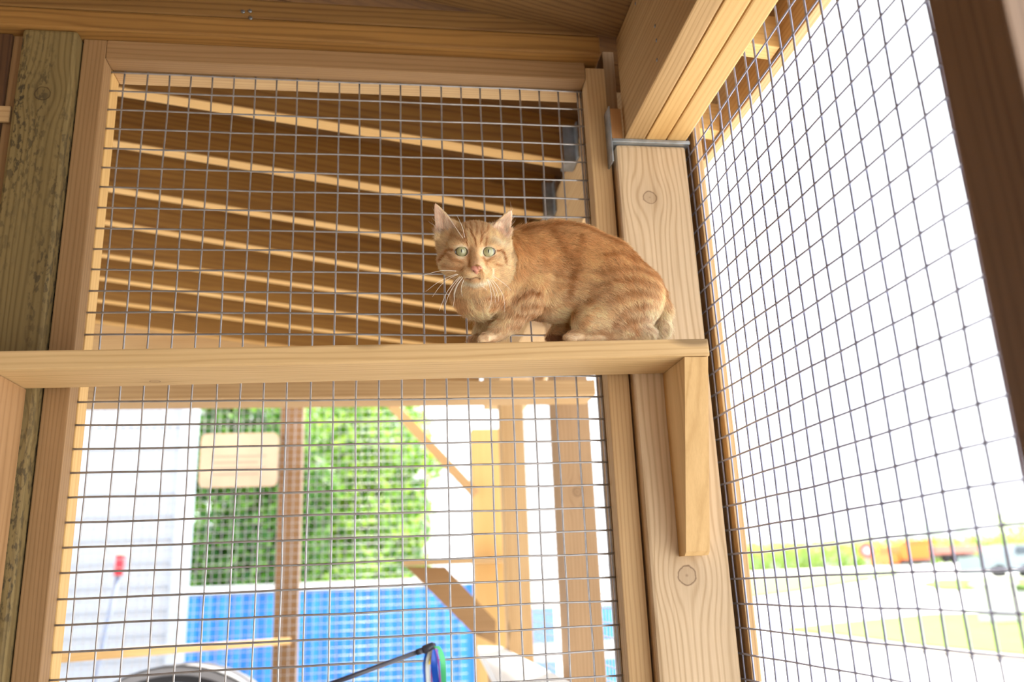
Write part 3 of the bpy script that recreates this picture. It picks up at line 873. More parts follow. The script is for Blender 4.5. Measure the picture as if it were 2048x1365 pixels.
# ------------------------------------------------------------------ feather wand
wd = empty('wand_toy', (0, 0, 0)); tag(wd, 'grey wand toy with coloured ribbons held up before the lower mesh', 'cat toy')
YW = -0.33
w0 = at(560, 1406, YW); w1 = at(833, 1306, YW); w2 = at(846, 1301.5, YW); w3 = at(866, 1294, YW); w4 = at(872, 1293, YW)
sW = mpp(w1)
m_pole = plain('wand_grey', (0.055, 0.055, 0.075), 0.25, 0.0)
m_poled = plain('wand_dark', (0.06, 0.06, 0.08), 0.35)
tubes('rod', [([w0, w1], 4.9 * sW)], m_pole, wd, 20)
tubes('collar', [([w1, w2], 6.2 * sW)], m_pole, wd, 20)
tubes('tip_cap', [([w2, w2 + (w3 - w2) * .08, w3, w4], [7.4 * sW, 8.6 * sW, 8.8 * sW, 5.5 * sW])], m_pole, wd, 20)
rib = [('blue', (0.02, 0.14, 0.65), [(857, 1300), (851, 1314), (848, 1335), (850, 1352), (852, 1380)], 3.2, 0.000),
       ('white', (0.55, 0.60, 0.58), [(862, 1302), (856, 1318), (855, 1340), (858, 1380)], 4.2, -0.004),
       ('yellow', (0.75, 0.55, 0.02), [(870, 1303), (864, 1314), (861, 1324), (860, 1330)], 3.0, -0.008),
       ('pink', (0.60, 0.12, 0.35), [(868, 1304), (863, 1322), (862, 1340), (864, 1380)], 1.4, -0.007),
       ('deep_blue', (0.01, 0.10, 0.60), [(871, 1300), (869, 1315), (868, 1335), (871, 1352), (874, 1385)], 6.0, -0.010),
       ('purple', (0.32, 0.10, 0.50), [(872, 1298), (876, 1315), (879, 1340), (882, 1385)], 1.8, -0.014),
       ('green', (0.08, 0.60, 0.22), [(873, 1293), (881, 1302), (886, 1320), (887, 1345), (888, 1385)], 5.0, -0.006)]
for nm, c, pl, wpx, dy in rib:
    wpx = wpx * 1.25
    V = []; Fc = []
    for k, (px, py) in enumerate(pl):
        c0 = at(px, py, YW + dy)
        tw = 0.5 * math.sin(k * 1.3 + wpx)
        hx = wpx * sW
        for sgn in (-1, 1):
            for dz in (0, 0.0004):
                V.append((c0[0] + sgn * hx * math.cos(tw), c0[1] + sgn * hx * math.sin(tw) * .8 + dz, c0[2]))
    for k in range(len(pl) - 1):
        a0 = k * 4; b0 = a0 + 4
        Fc += [(a0, a0 + 2, b0 + 2, b0), (a0 + 1, b0 + 1, b0 + 3, a0 + 3), (a0, b0, b0 + 1, a0 + 1), (a0 + 2, a0 + 3, b0 + 3, b0 + 2)]
    r_ = poly_mesh('ribbon', V, Fc, plain('ribbon_' + nm, c, 0.35), wd, smooth=False)
    r_['label'] = nm.replace('_', ' ') + ' ribbon'
    sm = r_.modifiers.new('s', 'SUBSURF'); sm.levels = 1; sm.render_levels = 2


# ------------------------------------------------------------------ the cat
def value_noise(p, seed=0):
    p = np.asarray(p, float)
    i = np.floor(p).astype(np.int64); f = p - i; f = f * f * (3 - 2 * f)
    def h(ix, iy, iz):
        n = (ix * 374761393 + iy * 668265263 + iz * 2147483647 + seed * 974711) & 0xffffffff
        n = ((n ^ (n >> 13)) * 1274126177) & 0xffffffff
        return ((n ^ (n >> 16)) & 0xffff) / 65535.0
    out = 0
    for dx in (0, 1):
        for dy in (0, 1):
            for dz in (0, 1):
                wgt = (f[:, 0] if dx else 1 - f[:, 0]) * (f[:, 1] if dy else 1 - f[:, 1]) * (f[:, 2] if dz else 1 - f[:, 2])
                out = out + wgt * h(i[:, 0] + dx, i[:, 1] + dy, i[:, 2] + dz)
    return out


HS = 0.0015
G0 = np.array([0.535, -0.290, 1.690]); G1 = np.array([0.950, -0.050, 1.960])
GN = np.ceil((G1 - G0) / HS).astype(int)
D = np.full(GN, 0.05, dtype=np.float32)


def region(lo, hi):
    a = np.maximum(0, np.floor((np.asarray(lo) - G0) / HS).astype(int)); b = np.minimum(GN, np.ceil((np.asarray(hi) - G0) / HS).astype(int) + 1)
    sl = tuple(slice(int(a[k]), int(b[k])) for k in range(3))
    X, Y, Z = np.meshgrid(*[G0[k] + HS * np.arange(int(a[k]), int(b[k])) for k in range(3)], indexing='ij', sparse=True)
    return sl, X.astype(np.float32), Y.astype(np.float32), Z.astype(np.float32)


def smin(a, b, k):
    h = np.clip(0.5 + 0.5 * (b - a) / k, 0, 1)
    return b + (a - b) * h - k * h * (1 - h)


def cone(a, b, ra, rb, k=0.012):
    a = np.asarray(a, float); b = np.asarray(b, float)
    m_ = max(ra, rb) + k + 0.004
    sl, X, Y, Z = region(np.minimum(a, b) - m_, np.maximum(a, b) + m_)
    d = b - a; L2 = float(d @ d)
    t = np.clip(((X - a[0]) * d[0] + (Y - a[1]) * d[1] + (Z - a[2]) * d[2]) / L2, 0, 1)
    q = np.sqrt((X - a[0] - t * d[0]) ** 2 + (Y - a[1] - t * d[1]) ** 2 + (Z - a[2] - t * d[2]) ** 2) - (ra + (rb - ra) * t)
    D[sl] = smin(D[sl], q, k)


def ellip(c, r, A=np.eye(3), k=0.01, sub=False):
    """A rows: local axes"""
    c = np.asarray(c, float); r = np.asarray(r, float)
    m_ = float(r.max()) + k + 0.004
    sl, X, Y, Z = region(c - m_, c + m_)
    dx, dy, dz = X - c[0], Y - c[1], Z - c[2]
    u = [(A[i][0] * dx + A[i][1] * dy + A[i][2] * dz) for i in range(3)]
    k0 = np.sqrt(sum((u[i] / r[i]) ** 2 for i in range(3)))
    k1 = np.sqrt(sum((u[i] / r[i] ** 2) ** 2 for i in range(3))) + 1e-9
    q = k0 * (k0 - 1) / k1
    if sub: D[sl] = -smin(-D[sl], q, k)
    else: D[sl] = smin(D[sl], q, k)


def B_(px, py, Y, r):
    p = at(px, py, Y); return p, r * mpp(p)


def chain(lst, k=0.014):
    pr = [B_(*q) for q in lst]
    for (a, ra), (b, rb) in zip(pr[:-1], pr[1:]):
        cone(a, b, ra, rb, k)


YC = -0.126
# back line, from rump to neck
chain([(1258, 592, YC, 66), (1205, 545, YC, 63), (1150, 519, YC, 62), (1105, 509, YC, 58), (1062, 518, YC - .004, 58), (1015, 530, YC - .020, 52), (975, 535, -0.170, 46)], 0.02)
# belly and chest
chain([(1236, 606, YC, 58), (1160, 590, YC, 52), (1100, 590, YC, 48), (1040, 585, -.130, 48), (985, 578, -.150, 50), (965, 572, -.165, 46)], 0.02)
ellip(B_(953, 590, -.160, 1)[0], (0.032, 0.028, 0.030), k=0.02)
chain([(958, 552, -.182, 40), (968, 580, -.160, 46)], 0.02)
# near thigh, knee, hock and long hind foot
ellip(B_(1240, 596, -.148, 1)[0], (0.060, 0.028, 0.056), k=0.016)
chain([(1222, 602, -.152, 40), (1172, 638, -.156, 24)], 0.016)
chain([(1172, 640, -.156, 22), (1235, 662, -.152, 16), (1292, 664, -.142, 16)], 0.012)
chain([(1292, 672, -.142, 12), (1220, 676, -.150, 10), (1150, 676, -.155, 10.5), (1136, 677, -.156, 10)], 0.008)
# far hind paw
chain([(1160, 640, -.098, 22), (1118, 662, -.098, 15), (1106, 674, -.102, 12)], 0.008)
# near foreleg
chain([(1066, 565, -.150, 34), (1053, 604, -.158, 29), (1022, 640, -.160, 20), (1000, 662, -.162, 15.5), (982, 676, -.165, 12)], 0.012)
ellip(B_(975, 678, -.166, 1)[0], (0.014, 0.013, 0.0085), k=0.006)
for dx in (-9, -3, 4):
    ellip(B_(971 + dx, 680, -.176, 1)[0], (0.0042, 0.0065, 0.0055), k=0.003)
# far foreleg
chain([(1000, 600, -.118, 26), (975, 640, -.116, 16), (968, 662, -.116, 14), (962, 676, -.118, 12)], 0.010)
ellip(B_(958, 680, -.122, 1)[0], (0.012, 0.015, 0.008), k=0.006)
for dx in (-8, -2, 4):
    ellip(B_(1143 + dx * 0.6, 679 + dx * .2, -.164, 1)[0], (0.0065, 0.0042, 0.0052), k=0.003)
# tail hanging behind the rump and lying along the shelf
chain([(1312, 590, YC + .004, 18), (1325, 622, YC + .006, 15), (1326, 655, YC + .006, 12), (1316, 678, YC + .012, 10.5), (1285, 690, -.098, 9.5), (1230, 696, -.086, 9), (1190, 698, -.086, 7)], 0.008)

# head frame
HC = at(948, 508, -0.200)
HF = CAM - HC; HF /= np.linalg.norm(HF)
HR = RC[0] - HF * (RC[0] @ HF); HR /= np.linalg.norm(HR)
HU = np.cross(HF, HR)
if HU[2] < 0: HU = -HU
HA = np.array([HR, HU, HF])
HM = mpp(HC)          # metres per photo pixel at the head


def hp(x, y, z):
    """x right, y up, z toward the face front, in millimetres"""
    return HC + (HR * x + HU * y + HF * z) * 0.001


def hc(cx, cy, z):
    """face crop coordinates (6.824 per photo pixel) on the plane z mm before the head centre"""
    px = 850 + cx / 6.824; py = 400 + cy / 6.824
    return np.array([(px - 948) * HM * 1000, (508 - py) * HM * 1000, z])


def he(x, y, z, rx, ry, rz, k=0.008, sub=False, rot=0.0):
    A = HA
    if rot:
        c, s_ = math.cos(rot), math.sin(rot)
        A = np.array([HR * c + HU * s_, -HR * s_ + HU * c, HF])
    ellip(hp(x, y, z), (rx * .001, ry * .001, rz * .001), A, k, sub)


he(1, 10, -8, 43, 38, 38)                 # skull
he(-26, -10, 0, 29, 26, 28); he(27, -10, 0, 28, 26, 28)     # cheeks
he(2, -18, 8, 36, 28, 30)
he(2, 24, 6, 34, 22, 26)                  # forehead
he(-37, 14, -12, 20, 24, 20); he(38, 12, -12, 19, 24, 20)       # below the ears
he(-33, 32, -12, 17, 17, 15); he(32, 30, -12, 15, 15, 15)
he(-4, -27, 31, 14.5, 10.5, 16, 0.004); he(14, -27, 31, 14, 10.5, 16, 0.004)   # whisker pads
he(5, -19, 32, 10, 11, 17, 0.006)
he(5, -42, 26, 13, 9, 14, 0.006)          # chin
cone(hp(3, 12, 27), hp(5, -20, 44), 0.0085, 0.0072, 0.008)    # nose bridge
he(-21, 13, 20, 15, 8, 14, 0.008); he(26, 13, 20, 15, 8, 14, 0.008)   # brows
he(-24, -9, 20, 15, 9, 15, 0.008); he(28, -9, 20, 15, 9, 15, 0.008)  # under the eyes
ex1 = hc(505, 708, 0); ex2 = hc(865, 712, 0)
for e_, rt in ((ex1, -0.30), (ex2, 0.30)):
    he(e_[0], e_[1], 33, 8.6, 5.9, 12, 0.002, True, rt)
# mouth crease and split under the nose
m1 = [hc(540, 1062, 0), hc(620, 1068, 0), hc(692, 1050, 0), hc(780, 1072, 0), hc(850, 1058, 0)]
for a_, b_ in zip(m1[:-1], m1[1:]):
    mid = (a_ + b_) / 2
    he(mid[0], mid[1], 44, 7, 0.9, 8, 0.0012, True, math.atan2(b_[1] - a_[1], b_[0] - a_[0]))
he(5, -32.5, 46, 0.8, 3.5, 5, 0.0018, True)


def ear(base_l, base_r, tip, back, seed, cup=1.0, flat=0.0):
    """thin cupped shell between two base points and the tip (head mm)"""
    bl = np.array(base_l, float); br_ = np.array(base_r, float); tp = np.array(tip, float)
    mid = (bl + br_) / 2
    U = (br_ - bl); wd_ = np.linalg.norm(U); U /= wd_
    Vv = tp - mid; sk = Vv @ U; Vv = Vv - U * sk; ht = np.linalg.norm(Vv); Vv /= ht
    W = np.cross(U, Vv)
    Wd = W[0] * HR + W[1] * HU + W[2] * HF
    Ud = U[0] * HR + U[1] * HU + U[2] * HF
    Vd = Vv[0] * HR + Vv[1] * HU + Vv[2] * HF
    c0 = hp(*mid)
    ext = 0.001 * max(ht, wd_) * 1.2
    cc = hp(*((mid + tp) / 2))
    sl, X, Y, Z = region(cc - ext, cc + ext)
    dx, dy, dz = (X - c0[0]) * 1000, (Y - c0[1]) * 1000, (Z - c0[2]) * 1000
    u = dx * Ud[0] + dy * Ud[1] + dz * Ud[2]
    v = dx * Vd[0] + dy * Vd[1] + dz * Vd[2]
    w_ = dx * Wd[0] + dy * Wd[1] + dz * Wd[2]
    tt = np.clip(v / ht, -0.3, 1)
    uc = u - sk * np.maximum(tt, 0) ** 1.1 + sk * np.minimum(tt, 0) * 0
    hw = (wd_ / 2) * np.clip(1 - tt, 0, 2) ** 0.72 + 1.0
    surf = back + cup * (np.abs(uc) ** 1.8 * 0.045 - 6 * (1 - tt) ** 0.8)
    th_ = 1.5 + 1.2 * (1 - tt)
    q = np.maximum(np.abs(w_ - surf) * 0.85 - th_, (np.abs(uc) - hw) * 0.85)
    q = np.maximum(q, v - ht + flat); q = np.maximum(q, -v - 8)
    D[sl] = smin(D[sl], (q * 0.001).astype(np.float32), 0.004)
    return Wd


z_e = -2
el = ear(hc(178, 470, z_e), hc(420, 360, z_e + 4), hc(142, 60, z_e - 6), 0, 1)
er = ear(hc(915, 380, z_e + 4), hc(1130, 545, z_e - 2), hc(1185, 140, z_e - 6), 0, 2, flat=1.2)


def surface_nets(D):
    nx, ny, nz = D.shape
    ins = D < 0
    c8 = [ins[i:nx - 1 + i, j:ny - 1 + j, k:nz - 1 + k] for i in (0, 1) for j in (0, 1) for k in (0, 1)]
    s_ = sum(c.astype(np.int8) for c in c8)
    act = (s_ > 0) & (s_ < 8)
    ci = np.argwhere(act)
    idx = -np.ones(act.shape, np.int64); idx[act] = np.arange(len(ci))
    acc = np.zeros((len(ci), 3)); cnt = np.zeros(len(ci))
    corners = [(i, j, k) for i in (0, 1) for j in (0, 1) for k in (0, 1)]
    for a in corners:
        for ax in range(3):
            if a[ax] == 0:
                b = list(a); b[ax] = 1
                va = D[ci[:, 0] + a[0], ci[:, 1] + a[1], ci[:, 2] + a[2]]
                vb = D[ci[:, 0] + b[0], ci[:, 1] + b[1], ci[:, 2] + b[2]]
                m_ = (va < 0) != (vb < 0)
                t = va / (va - vb + 1e-12)
                pos = np.tile(np.array(a, float), (len(ci), 1)); pos[:, ax] = t
                acc[m_] += pos[m_]; cnt[m_] += 1
    verts = (ci + acc / cnt[:, None])
    quads = []
    for ax in range(3):
        o1, o2 = [(1, 2), (2, 0), (0, 1)][ax]
        sa = [slice(1, -1)] * 3; sb = [slice(1, -1)] * 3
        sa[ax] = slice(0, -1); sb[ax] = slice(1, None)
        A_ = ins[tuple(sa)]; B__ = ins[tuple(sb)]
        e = np.argwhere(A_ != B__)
        flip = A_[e[:, 0], e[:, 1], e[:, 2]]
        off = np.array([1, 1, 1]); off[ax] = 0
        g = e + off
        def cell(d1, d2):
            q = g.copy(); q[:, o1] -= d1; q[:, o2] -= d2
            q[:, 0] = np.clip(q[:, 0], 0, idx.shape[0] - 1); q[:, 1] = np.clip(q[:, 1], 0, idx.shape[1] - 1); q[:, 2] = np.clip(q[:, 2], 0, idx.shape[2] - 1)
            return idx[q[:, 0], q[:, 1], q[:, 2]]
        Q = np.stack([cell(1, 1), cell(0, 1), cell(0, 0), cell(1, 0)], 1)
        Q[~flip] = Q[~flip][:, ::-1]
        quads.append(Q[(Q >= 0).all(1)])
    return verts, np.concatenate(quads)


SZ = lambda x: shelf_z(x)
# the cat rests on the board: nothing of it goes below the board's top
sl, X, Y, Z = region(G0, G1)
D[:] = np.maximum(D, (shelf_z(X) + 0.0008 - Z) * np.where(Y > -0.185, 1, 0) + np.where(Y > -0.185, 0, -1))
cv, cq = surface_nets(D)
cv = G0 + cv * HS
# light smoothing
def smooth(v, q, it, lam=0.5):
    e = np.concatenate([q[:, [0, 1]], q[:, [1, 2]], q[:, [2, 3]], q[:, [3, 0]]])
    n = len(v)
    for _ in range(it):
        acc = np.zeros_like(v); cnt = np.bincount(e[:, 0], minlength=n) + np.bincount(e[:, 1], minlength=n)
        for k in range(3):
            acc[:, k] = np.bincount(e[:, 0], v[e[:, 1], k], n) + np.bincount(e[:, 1], v[e[:, 0], k], n)
        v = v + lam * (acc / np.maximum(cnt, 1)[:, None] - v)
    return v
cv = smooth(cv, cq, 3)
# keep only the largest connected shell
par = np.arange(len(cv))
lab = np.arange(len(cv))
for _ in range(400):
    m_ = np.minimum.reduce([lab[cq[:, k]] for k in range(4)])
    new = lab.copy()
    for k in range(4): np.minimum.at(new, cq[:, k], m_)
    new = new[new]
    if (new == lab).all(): break
    lab = new
big_l = np.bincount(lab).argmax()
keep = lab == big_l
remap = -np.ones(len(cv), np.int64); remap[keep] = np.arange(keep.sum())
cq = remap[cq[keep[cq].all(1)]]; cv = cv[keep]
cme = bpy.data.meshes.new('cat')
cme.vertices.add(len(cv)); cme.vertices.foreach_set('co', cv.astype(np.float32).ravel())
cme.loops.add(len(cq) * 4); cme.loops.foreach_set('vertex_index', cq.astype(np.int32).ravel())
cme.polygons.add(len(cq)); cme.polygons.foreach_set('loop_start', np.arange(0, len(cq) * 4, 4, dtype=np.int32))
cme.update(calc_edges=True); cme.validate()
cme.polygons.foreach_set('use_smooth', np.ones(len(cme.polygons), bool))
print('cat mesh', len(cv), len(cq))

# ---- coat pattern: fur marks, with some shade and light painted in, held in side-view (x, z) and face coordinates
def seg_dist(P2, pl):
    best = np.full(len(P2), 9e9)
    for a, b in zip(pl[:-1], pl[1:]):
        a = np.array(a, float); b = np.array(b, float); d = b - a
        t = np.clip(((P2 - a) @ d) / (d @ d), 0, 1)
        best = np.minimum(best, np.linalg.norm(P2 - a - t[:, None] * d, axis=1))
    return best


REF0 = at(820, 380, -0.15); REF1 = at(1380, 720, -0.15)
def side_uv(p):
    """side-view coordinates of the coat (0-2048 along the cat, downwards)"""
    u = (p[:, 0] - REF0[0]) / (at(1380, 380, -.15)[0] - REF0[0]) * 2048
    v = (REF0[2] - p[:, 2]) / (REF0[2] - REF1[2]) * 1243
    return np.stack([u, v], 1)
def head_local(p):
    q = (p - HC) * 1000
    return np.stack([q @ HR, q @ HU, q @ HF], 1)


BODY_MARKS = [([(690, 850), (780, 800), (870, 790)], 22, .9), ([(700, 960), (800, 950), (890, 925)], 20, .9), ([(650, 1030), (740, 1010), (820, 1000)], 16, .5),
              ([(740, 900), (820, 880), (920, 860)], 18, .8), ([(350, 770), (450, 800), (560, 780)], 20, .8), ([(420, 880), (520, 850), (620, 870)], 16, .5),
              ([(340, 700), (440, 740)], 16, .5), ([(560, 900), (640, 880)], 14, .4),
              ([(1350, 1010), (1400, 930), (1500, 880), (1600, 860)], 20, .8), ([(1400, 1030), (1470, 960), (1600, 930), (1700, 960)], 18, .8),
              ([(1300, 870), (1400, 800), (1550, 770), (1700, 790)], 22, .6), ([(1200, 760), (1350, 700), (1500, 690), (1700, 720)], 22, .6),
              ([(1250, 640), (1400, 600), (1560, 600), (1750, 650)], 24, .6), ([(1300, 520), (1450, 490), (1600, 520), (1720, 600)], 26, .7),
              ([(1480, 1020), (1600, 1000), (1700, 1030)], 16, .7), ([(1180, 860), (1260, 800), (1320, 790)], 20, .4),
              ([(760, 320), (900, 290), (1100, 258), (1300, 330), (1500, 425), (1700, 560), (1850, 760)], 36, .8),
              ([(950, 330), (1000, 430), (1040, 520)], 34, .7), ([(1150, 380), (1120, 480), (1070, 560)], 30, .6), ([(980, 560), (1000, 640)], 26, .5),
              ([(1480, 470), (1540, 540)], 24, .5), ([(860, 420), (880, 520), (870, 620)], 24, .4), ([(770, 420), (790, 520)], 22, .35),
              ([(1110, 590), (1070, 700), (1040, 810)], 26, .9)]  # last mark: dark fur plus painted shade in the crease behind the foreleg
FACE_MARKS = [([(560, 470), (575, 560), (590, 640)], 11, .9), ([(640, 430), (650, 500), (690, 560), (700, 650)], 12, .9), ([(760, 480), (770, 540), (752, 610)], 11, .9),
              ([(830, 540), (822, 640)], 11, .8), ([(540, 330), (560, 400), (600, 440)], 11, .8), ([(620, 290), (640, 400)], 11, .8), ([(700, 290), (712, 400), (700, 500)], 11, .8),
              ([(780, 310), (790, 400), (762, 480)], 11, .8), ([(470, 430), (540, 500), (556, 600)], 11, .6), ([(870, 360), (850, 450), (785, 490)], 12, .8),
              ([(400, 690), (320, 710), (270, 780), (215, 855)], 15, 1.), ([(970, 700), (1030, 712), (1062, 760), (1078, 860)], 14, 1.),
              ([(340, 760), (400, 820), (520, 850)], 26, .6), ([(280, 900), (400, 930), (520, 940)], 26, .5), ([(935, 775), (850, 835)], 20, .6), ([(960, 880), (1010, 895)], 14, .7),
              ([(795, 790), (835, 870)], 20, .8), ([(600, 690), (598, 800), (612, 900)], 22, .7), ([(340, 500), (440, 530), (530, 590)], 16, .4), ([(680, 740), (700, 860)], 30, .35)]
FACE_PALE = [([(560, 1125), (700, 1145), (850, 1105)], 34, 1.0), ([(918, 940), (915, 1050)], 14, .8), ([(575, 655), (600, 740)], 12, .7), ([(795, 665), (775, 745)], 12, .9),  # second stroke paints side light on the right cheek edge
             ([(450, 790), (560, 800)], 12, .4), ([(830, 790), (920, 760)], 10, .5), ([(420, 640), (520, 630)], 9, .5), ([(930, 560), (1100, 640)], 40, .5), ([(560, 1040), (680, 1010), (800, 1030)], 26, .35)]
C_LIGHT = np.array([0.92, 0.72, 0.47]); C_MID = np.array([0.82, 0.52, 0.25]); C_DARK = np.array([0.46, 0.20, 0.065]); C_PALE = np.array([0.94, 0.84, 0.68])
C_GREY = np.array([0.26, 0.17, 0.11])


def ear_mask(h):
    """1 inside the open front of the ears"""
    k = 1 / (HM * 1000) * 6.824
    u = (h[:, 0] / (HM * 1000) + 98) * 6.824; v = (108 - h[:, 1] / (HM * 1000)) * 6.824
    return u, v


def in_tri(u, v, T):
    s_ = []
    for (a, b) in ((0, 1), (1, 2), (2, 0)):
        s_.append((T[b][0] - T[a][0]) * (v - T[a][1]) - (T[b][1] - T[a][1]) * (u - T[a][0]))
    s_ = np.array(s_)
    return (s_ > 0).all(0) | (s_ < 0).all(0)


def coat(p, nrm):
    n = len(p)
    h = head_local(p)
    is_head = (np.linalg.norm((h - np.array([2, 0, 0])) / np.array([66, 72, 52]), axis=1) < 1.0) & (h[:, 2] > -34)
    is_head |= (h[:, 1] > 28) & (np.abs(h[:, 0]) < 75) & (h[:, 2] > -30)
    uv = side_uv(p)
    n1 = value_noise(p * np.array([55, 90, 120]), 1); n2 = value_noise(p * np.array([160, 200, 240]), 2)
    # body
    col = C_LIGHT[None] * (0.85 + 0.25 * n1[:, None])
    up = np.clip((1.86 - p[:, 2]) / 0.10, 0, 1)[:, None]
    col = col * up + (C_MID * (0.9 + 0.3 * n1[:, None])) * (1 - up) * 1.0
    fl = value_noise(np.stack([p[:, 0] * 38 + p[:, 2] * 22, p[:, 1] * 20, p[:, 2] * 105 + 15 * value_noise(p * 25, 5)], 1), 3)
    fm = np.clip((fl - 0.47) * 4.2, 0, 1)[:, None] * 0.62
    col = col * (1 - fm) + (C_MID * 0.62 + C_DARK * 0.38) * fm
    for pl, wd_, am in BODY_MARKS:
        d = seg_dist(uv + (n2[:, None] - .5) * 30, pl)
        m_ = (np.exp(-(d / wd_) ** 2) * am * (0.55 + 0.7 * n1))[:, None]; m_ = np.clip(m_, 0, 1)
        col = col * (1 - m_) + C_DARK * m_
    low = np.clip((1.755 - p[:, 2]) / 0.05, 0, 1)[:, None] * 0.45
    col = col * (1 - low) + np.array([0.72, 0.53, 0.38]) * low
    pale = (np.clip((p[:, 0] - 0.865) / 0.03, 0, 1) * np.clip((1.80 - p[:, 2]) / 0.04, 0, 1) * 0.6)[:, None]
    col = col * (1 - pale) + C_PALE * pale
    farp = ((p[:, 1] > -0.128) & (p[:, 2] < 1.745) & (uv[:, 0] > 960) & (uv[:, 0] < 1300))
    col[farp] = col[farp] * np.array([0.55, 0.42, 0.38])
    # head
    u, v = ear_mask(h)
    P2 = np.stack([u, v], 1)
    hcol = (C_LIGHT * 0.55 + C_MID * 0.45)[None] * (0.85 + 0.3 * n2[:, None])
    side = np.clip((np.abs(h[:, 0] - 2) - 26) / 25, 0, 1)[:, None] * 0.5
    hcol = hcol * (1 - side) + C_LIGHT * side
    front = h[:, 2] > -12
    for pl, wd_, am in FACE_PALE:
        d = seg_dist(P2, pl); m_ = np.clip(np.exp(-(d / wd_) ** 2) * am, 0, 1)[:, None] * front[:, None]
        hcol = hcol * (1 - m_) + C_PALE * m_
    for pl, wd_, am in FACE_MARKS:
        d = seg_dist(P2 + (n2[:, None] - .5) * 8, pl); m_ = np.clip(np.exp(-(d / wd_) ** 2) * am, 0, 1)[:, None] * front[:, None]
        hcol = hcol * (1 - m_) + np.array([0.44, 0.17, 0.04]) * m_
    for (cx_, cy_) in ((505, 708), (865, 712)):
        d = np.hypot((u - cx_) / 1.25, v - cy_)
        m_ = np.clip(1 - np.abs(d - 68) / 16, 0, 1)[:, None] * .75 * front[:, None]
        hcol = hcol * (1 - m_) + C_PALE * 0.95 * m_
        m_ = (np.clip(1 - (d - 44) / 12, 0, 1) * (d < 58))[:, None] * front[:, None]
        hcol = hcol * (1 - m_) + np.array([0.16, 0.08, 0.05]) * m_
    # lips
    m_ = np.clip(1.25 - seg_dist(P2, [(560, 1066), (640, 1066), (692, 1048), (770, 1068), (830, 1062)]) / 9, 0, 1)[:, None] * front[:, None] * .95
    hcol = hcol * (1 - m_) + np.array([0.22, 0.09, 0.05]) * m_
    m_ = np.clip(1.3 - seg_dist(P2, [(640, 1088), (740, 1090)]) / 20, 0, 1)[:, None] * front[:, None] * .2
    hcol = hcol * (1 - m_) + np.array([0.80, 0.50, 0.38]) * m_
    # nose bridge skin tone near the leather
    m_ = np.clip(1.2 - np.hypot(u - 700, (v - 900) * .8) / 60, 0, 1)[:, None] * front[:, None] * .6
    hcol = hcol * (1 - m_) + np.array([0.84, 0.50, 0.33]) * m_
    # ear fronts
    fr = nrm @ HF
    e1 = in_tri(u, v, [(120, 20), (150, 520), (450, 400)]) & (v < 480) & (fr > 0.02)
    e2 = in_tri(u, v, [(1225, 110), (900, 400), (1130, 570)]) & (fr > 0.02)
    eb = np.array([0.85, 0.60, 0.45])
    hcol[e1 | e2] = eb * (0.9 + 0.25 * n2[e1 | e2][:, None])
    e3 = ((u < 250) | (u > 920)) & (v < 420) & (fr <= 0.02)
    hcol[e3] = C_MID * 0.8
    ear_base_shade = e1 & (v > 420)
    hcol[ear_base_shade] *= 0.72  # shade inside the left ear's base, put into the colour
    col = np.where(is_head[:, None], hcol, col)
    return np.clip(col, 0, 1), is_head, (e1 | e2)


nv_ = len(cme.vertices)
co = np.empty(nv_ * 3, np.float32); cme.vertices.foreach_get('co', co); co = co.reshape(-1, 3).astype(float)
nn = np.empty(nv_ * 3, np.float32); cme.vertices.foreach_get('normal', nn); nn = nn.reshape(-1, 3).astype(float)
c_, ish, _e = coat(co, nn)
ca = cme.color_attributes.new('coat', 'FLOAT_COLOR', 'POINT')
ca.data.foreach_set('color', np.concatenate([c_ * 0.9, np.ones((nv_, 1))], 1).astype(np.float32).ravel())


def attr_mat(name, attr, rough, hair=False):
    m, nt, b = new_mat(name, rough)
    a = nt.nodes.new('ShaderNodeAttribute'); a.attribute_name = attr
    nt.links.new(a.outputs['Color'], b.inputs['Base Color'])
    b.inputs['Specular IOR Level'].default_value = 0.2
    if hair:
        tr = nt.nodes.new('ShaderNodeBsdfTranslucent'); nt.links.new(a.outputs['Color'], tr.inputs[0])
        mx = nt.nodes.new('ShaderNodeMixShader'); mx.inputs[0].default_value = 0.35
        nt.links.new(b.outputs[0], mx.inputs[1]); nt.links.new(tr.outputs[0], mx.inputs[2])
        nt.links.new(mx.outputs[0], nt.nodes['Material Output'].inputs['Surface'])
    return m


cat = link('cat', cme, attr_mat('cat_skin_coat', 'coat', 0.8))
tag(cat, 'orange tabby cat crouching on the wooden shelf and looking at the camera', 'cat')

# ---- fur
rsf = np.random.RandomState(11)
NF = 190000
pv = np.empty(len(cme.polygons) * 4, np.int32)
cme.loops.foreach_get('vertex_index', pv) if len(cme.loops) == len(pv) else None
pv = pv.reshape(-1, 4)
a0, a1, a2, a3 = [co[pv[:, k]] for k in range(4)]
area = 0.5 * np.linalg.norm(np.cross(a2 - a0, a3 - a1), axis=1)
cen = (a0 + a1 + a2 + a3) / 4
hl = head_local(cen)
hw_ = (np.linalg.norm((hl - np.array([2, 5, 0])) / np.array([68, 80, 60]), axis=1) < 1)
toc = CAM - cen; toc /= np.linalg.norm(toc, axis=1)[:, None]
fn = np.cross(a2 - a0, a3 - a1); fn /= np.linalg.norm(fn, axis=1)[:, None] + 1e-12
seen = (fn * toc).sum(1)
wgt = area * np.where(hw_, 3.0, 1.0) * np.where(seen > -0.25, 1.0, 0.25)
pick = rsf.choice(len(area), NF, p=wgt / wgt.sum())
s1, s2 = rsf.rand(NF, 1), rsf.rand(NF, 1)
root = (a0[pick] * (1 - s1) + a1[pick] * s1) * (1 - s2) + (a3[pick] * (1 - s1) + a2[pick] * s1) * s2
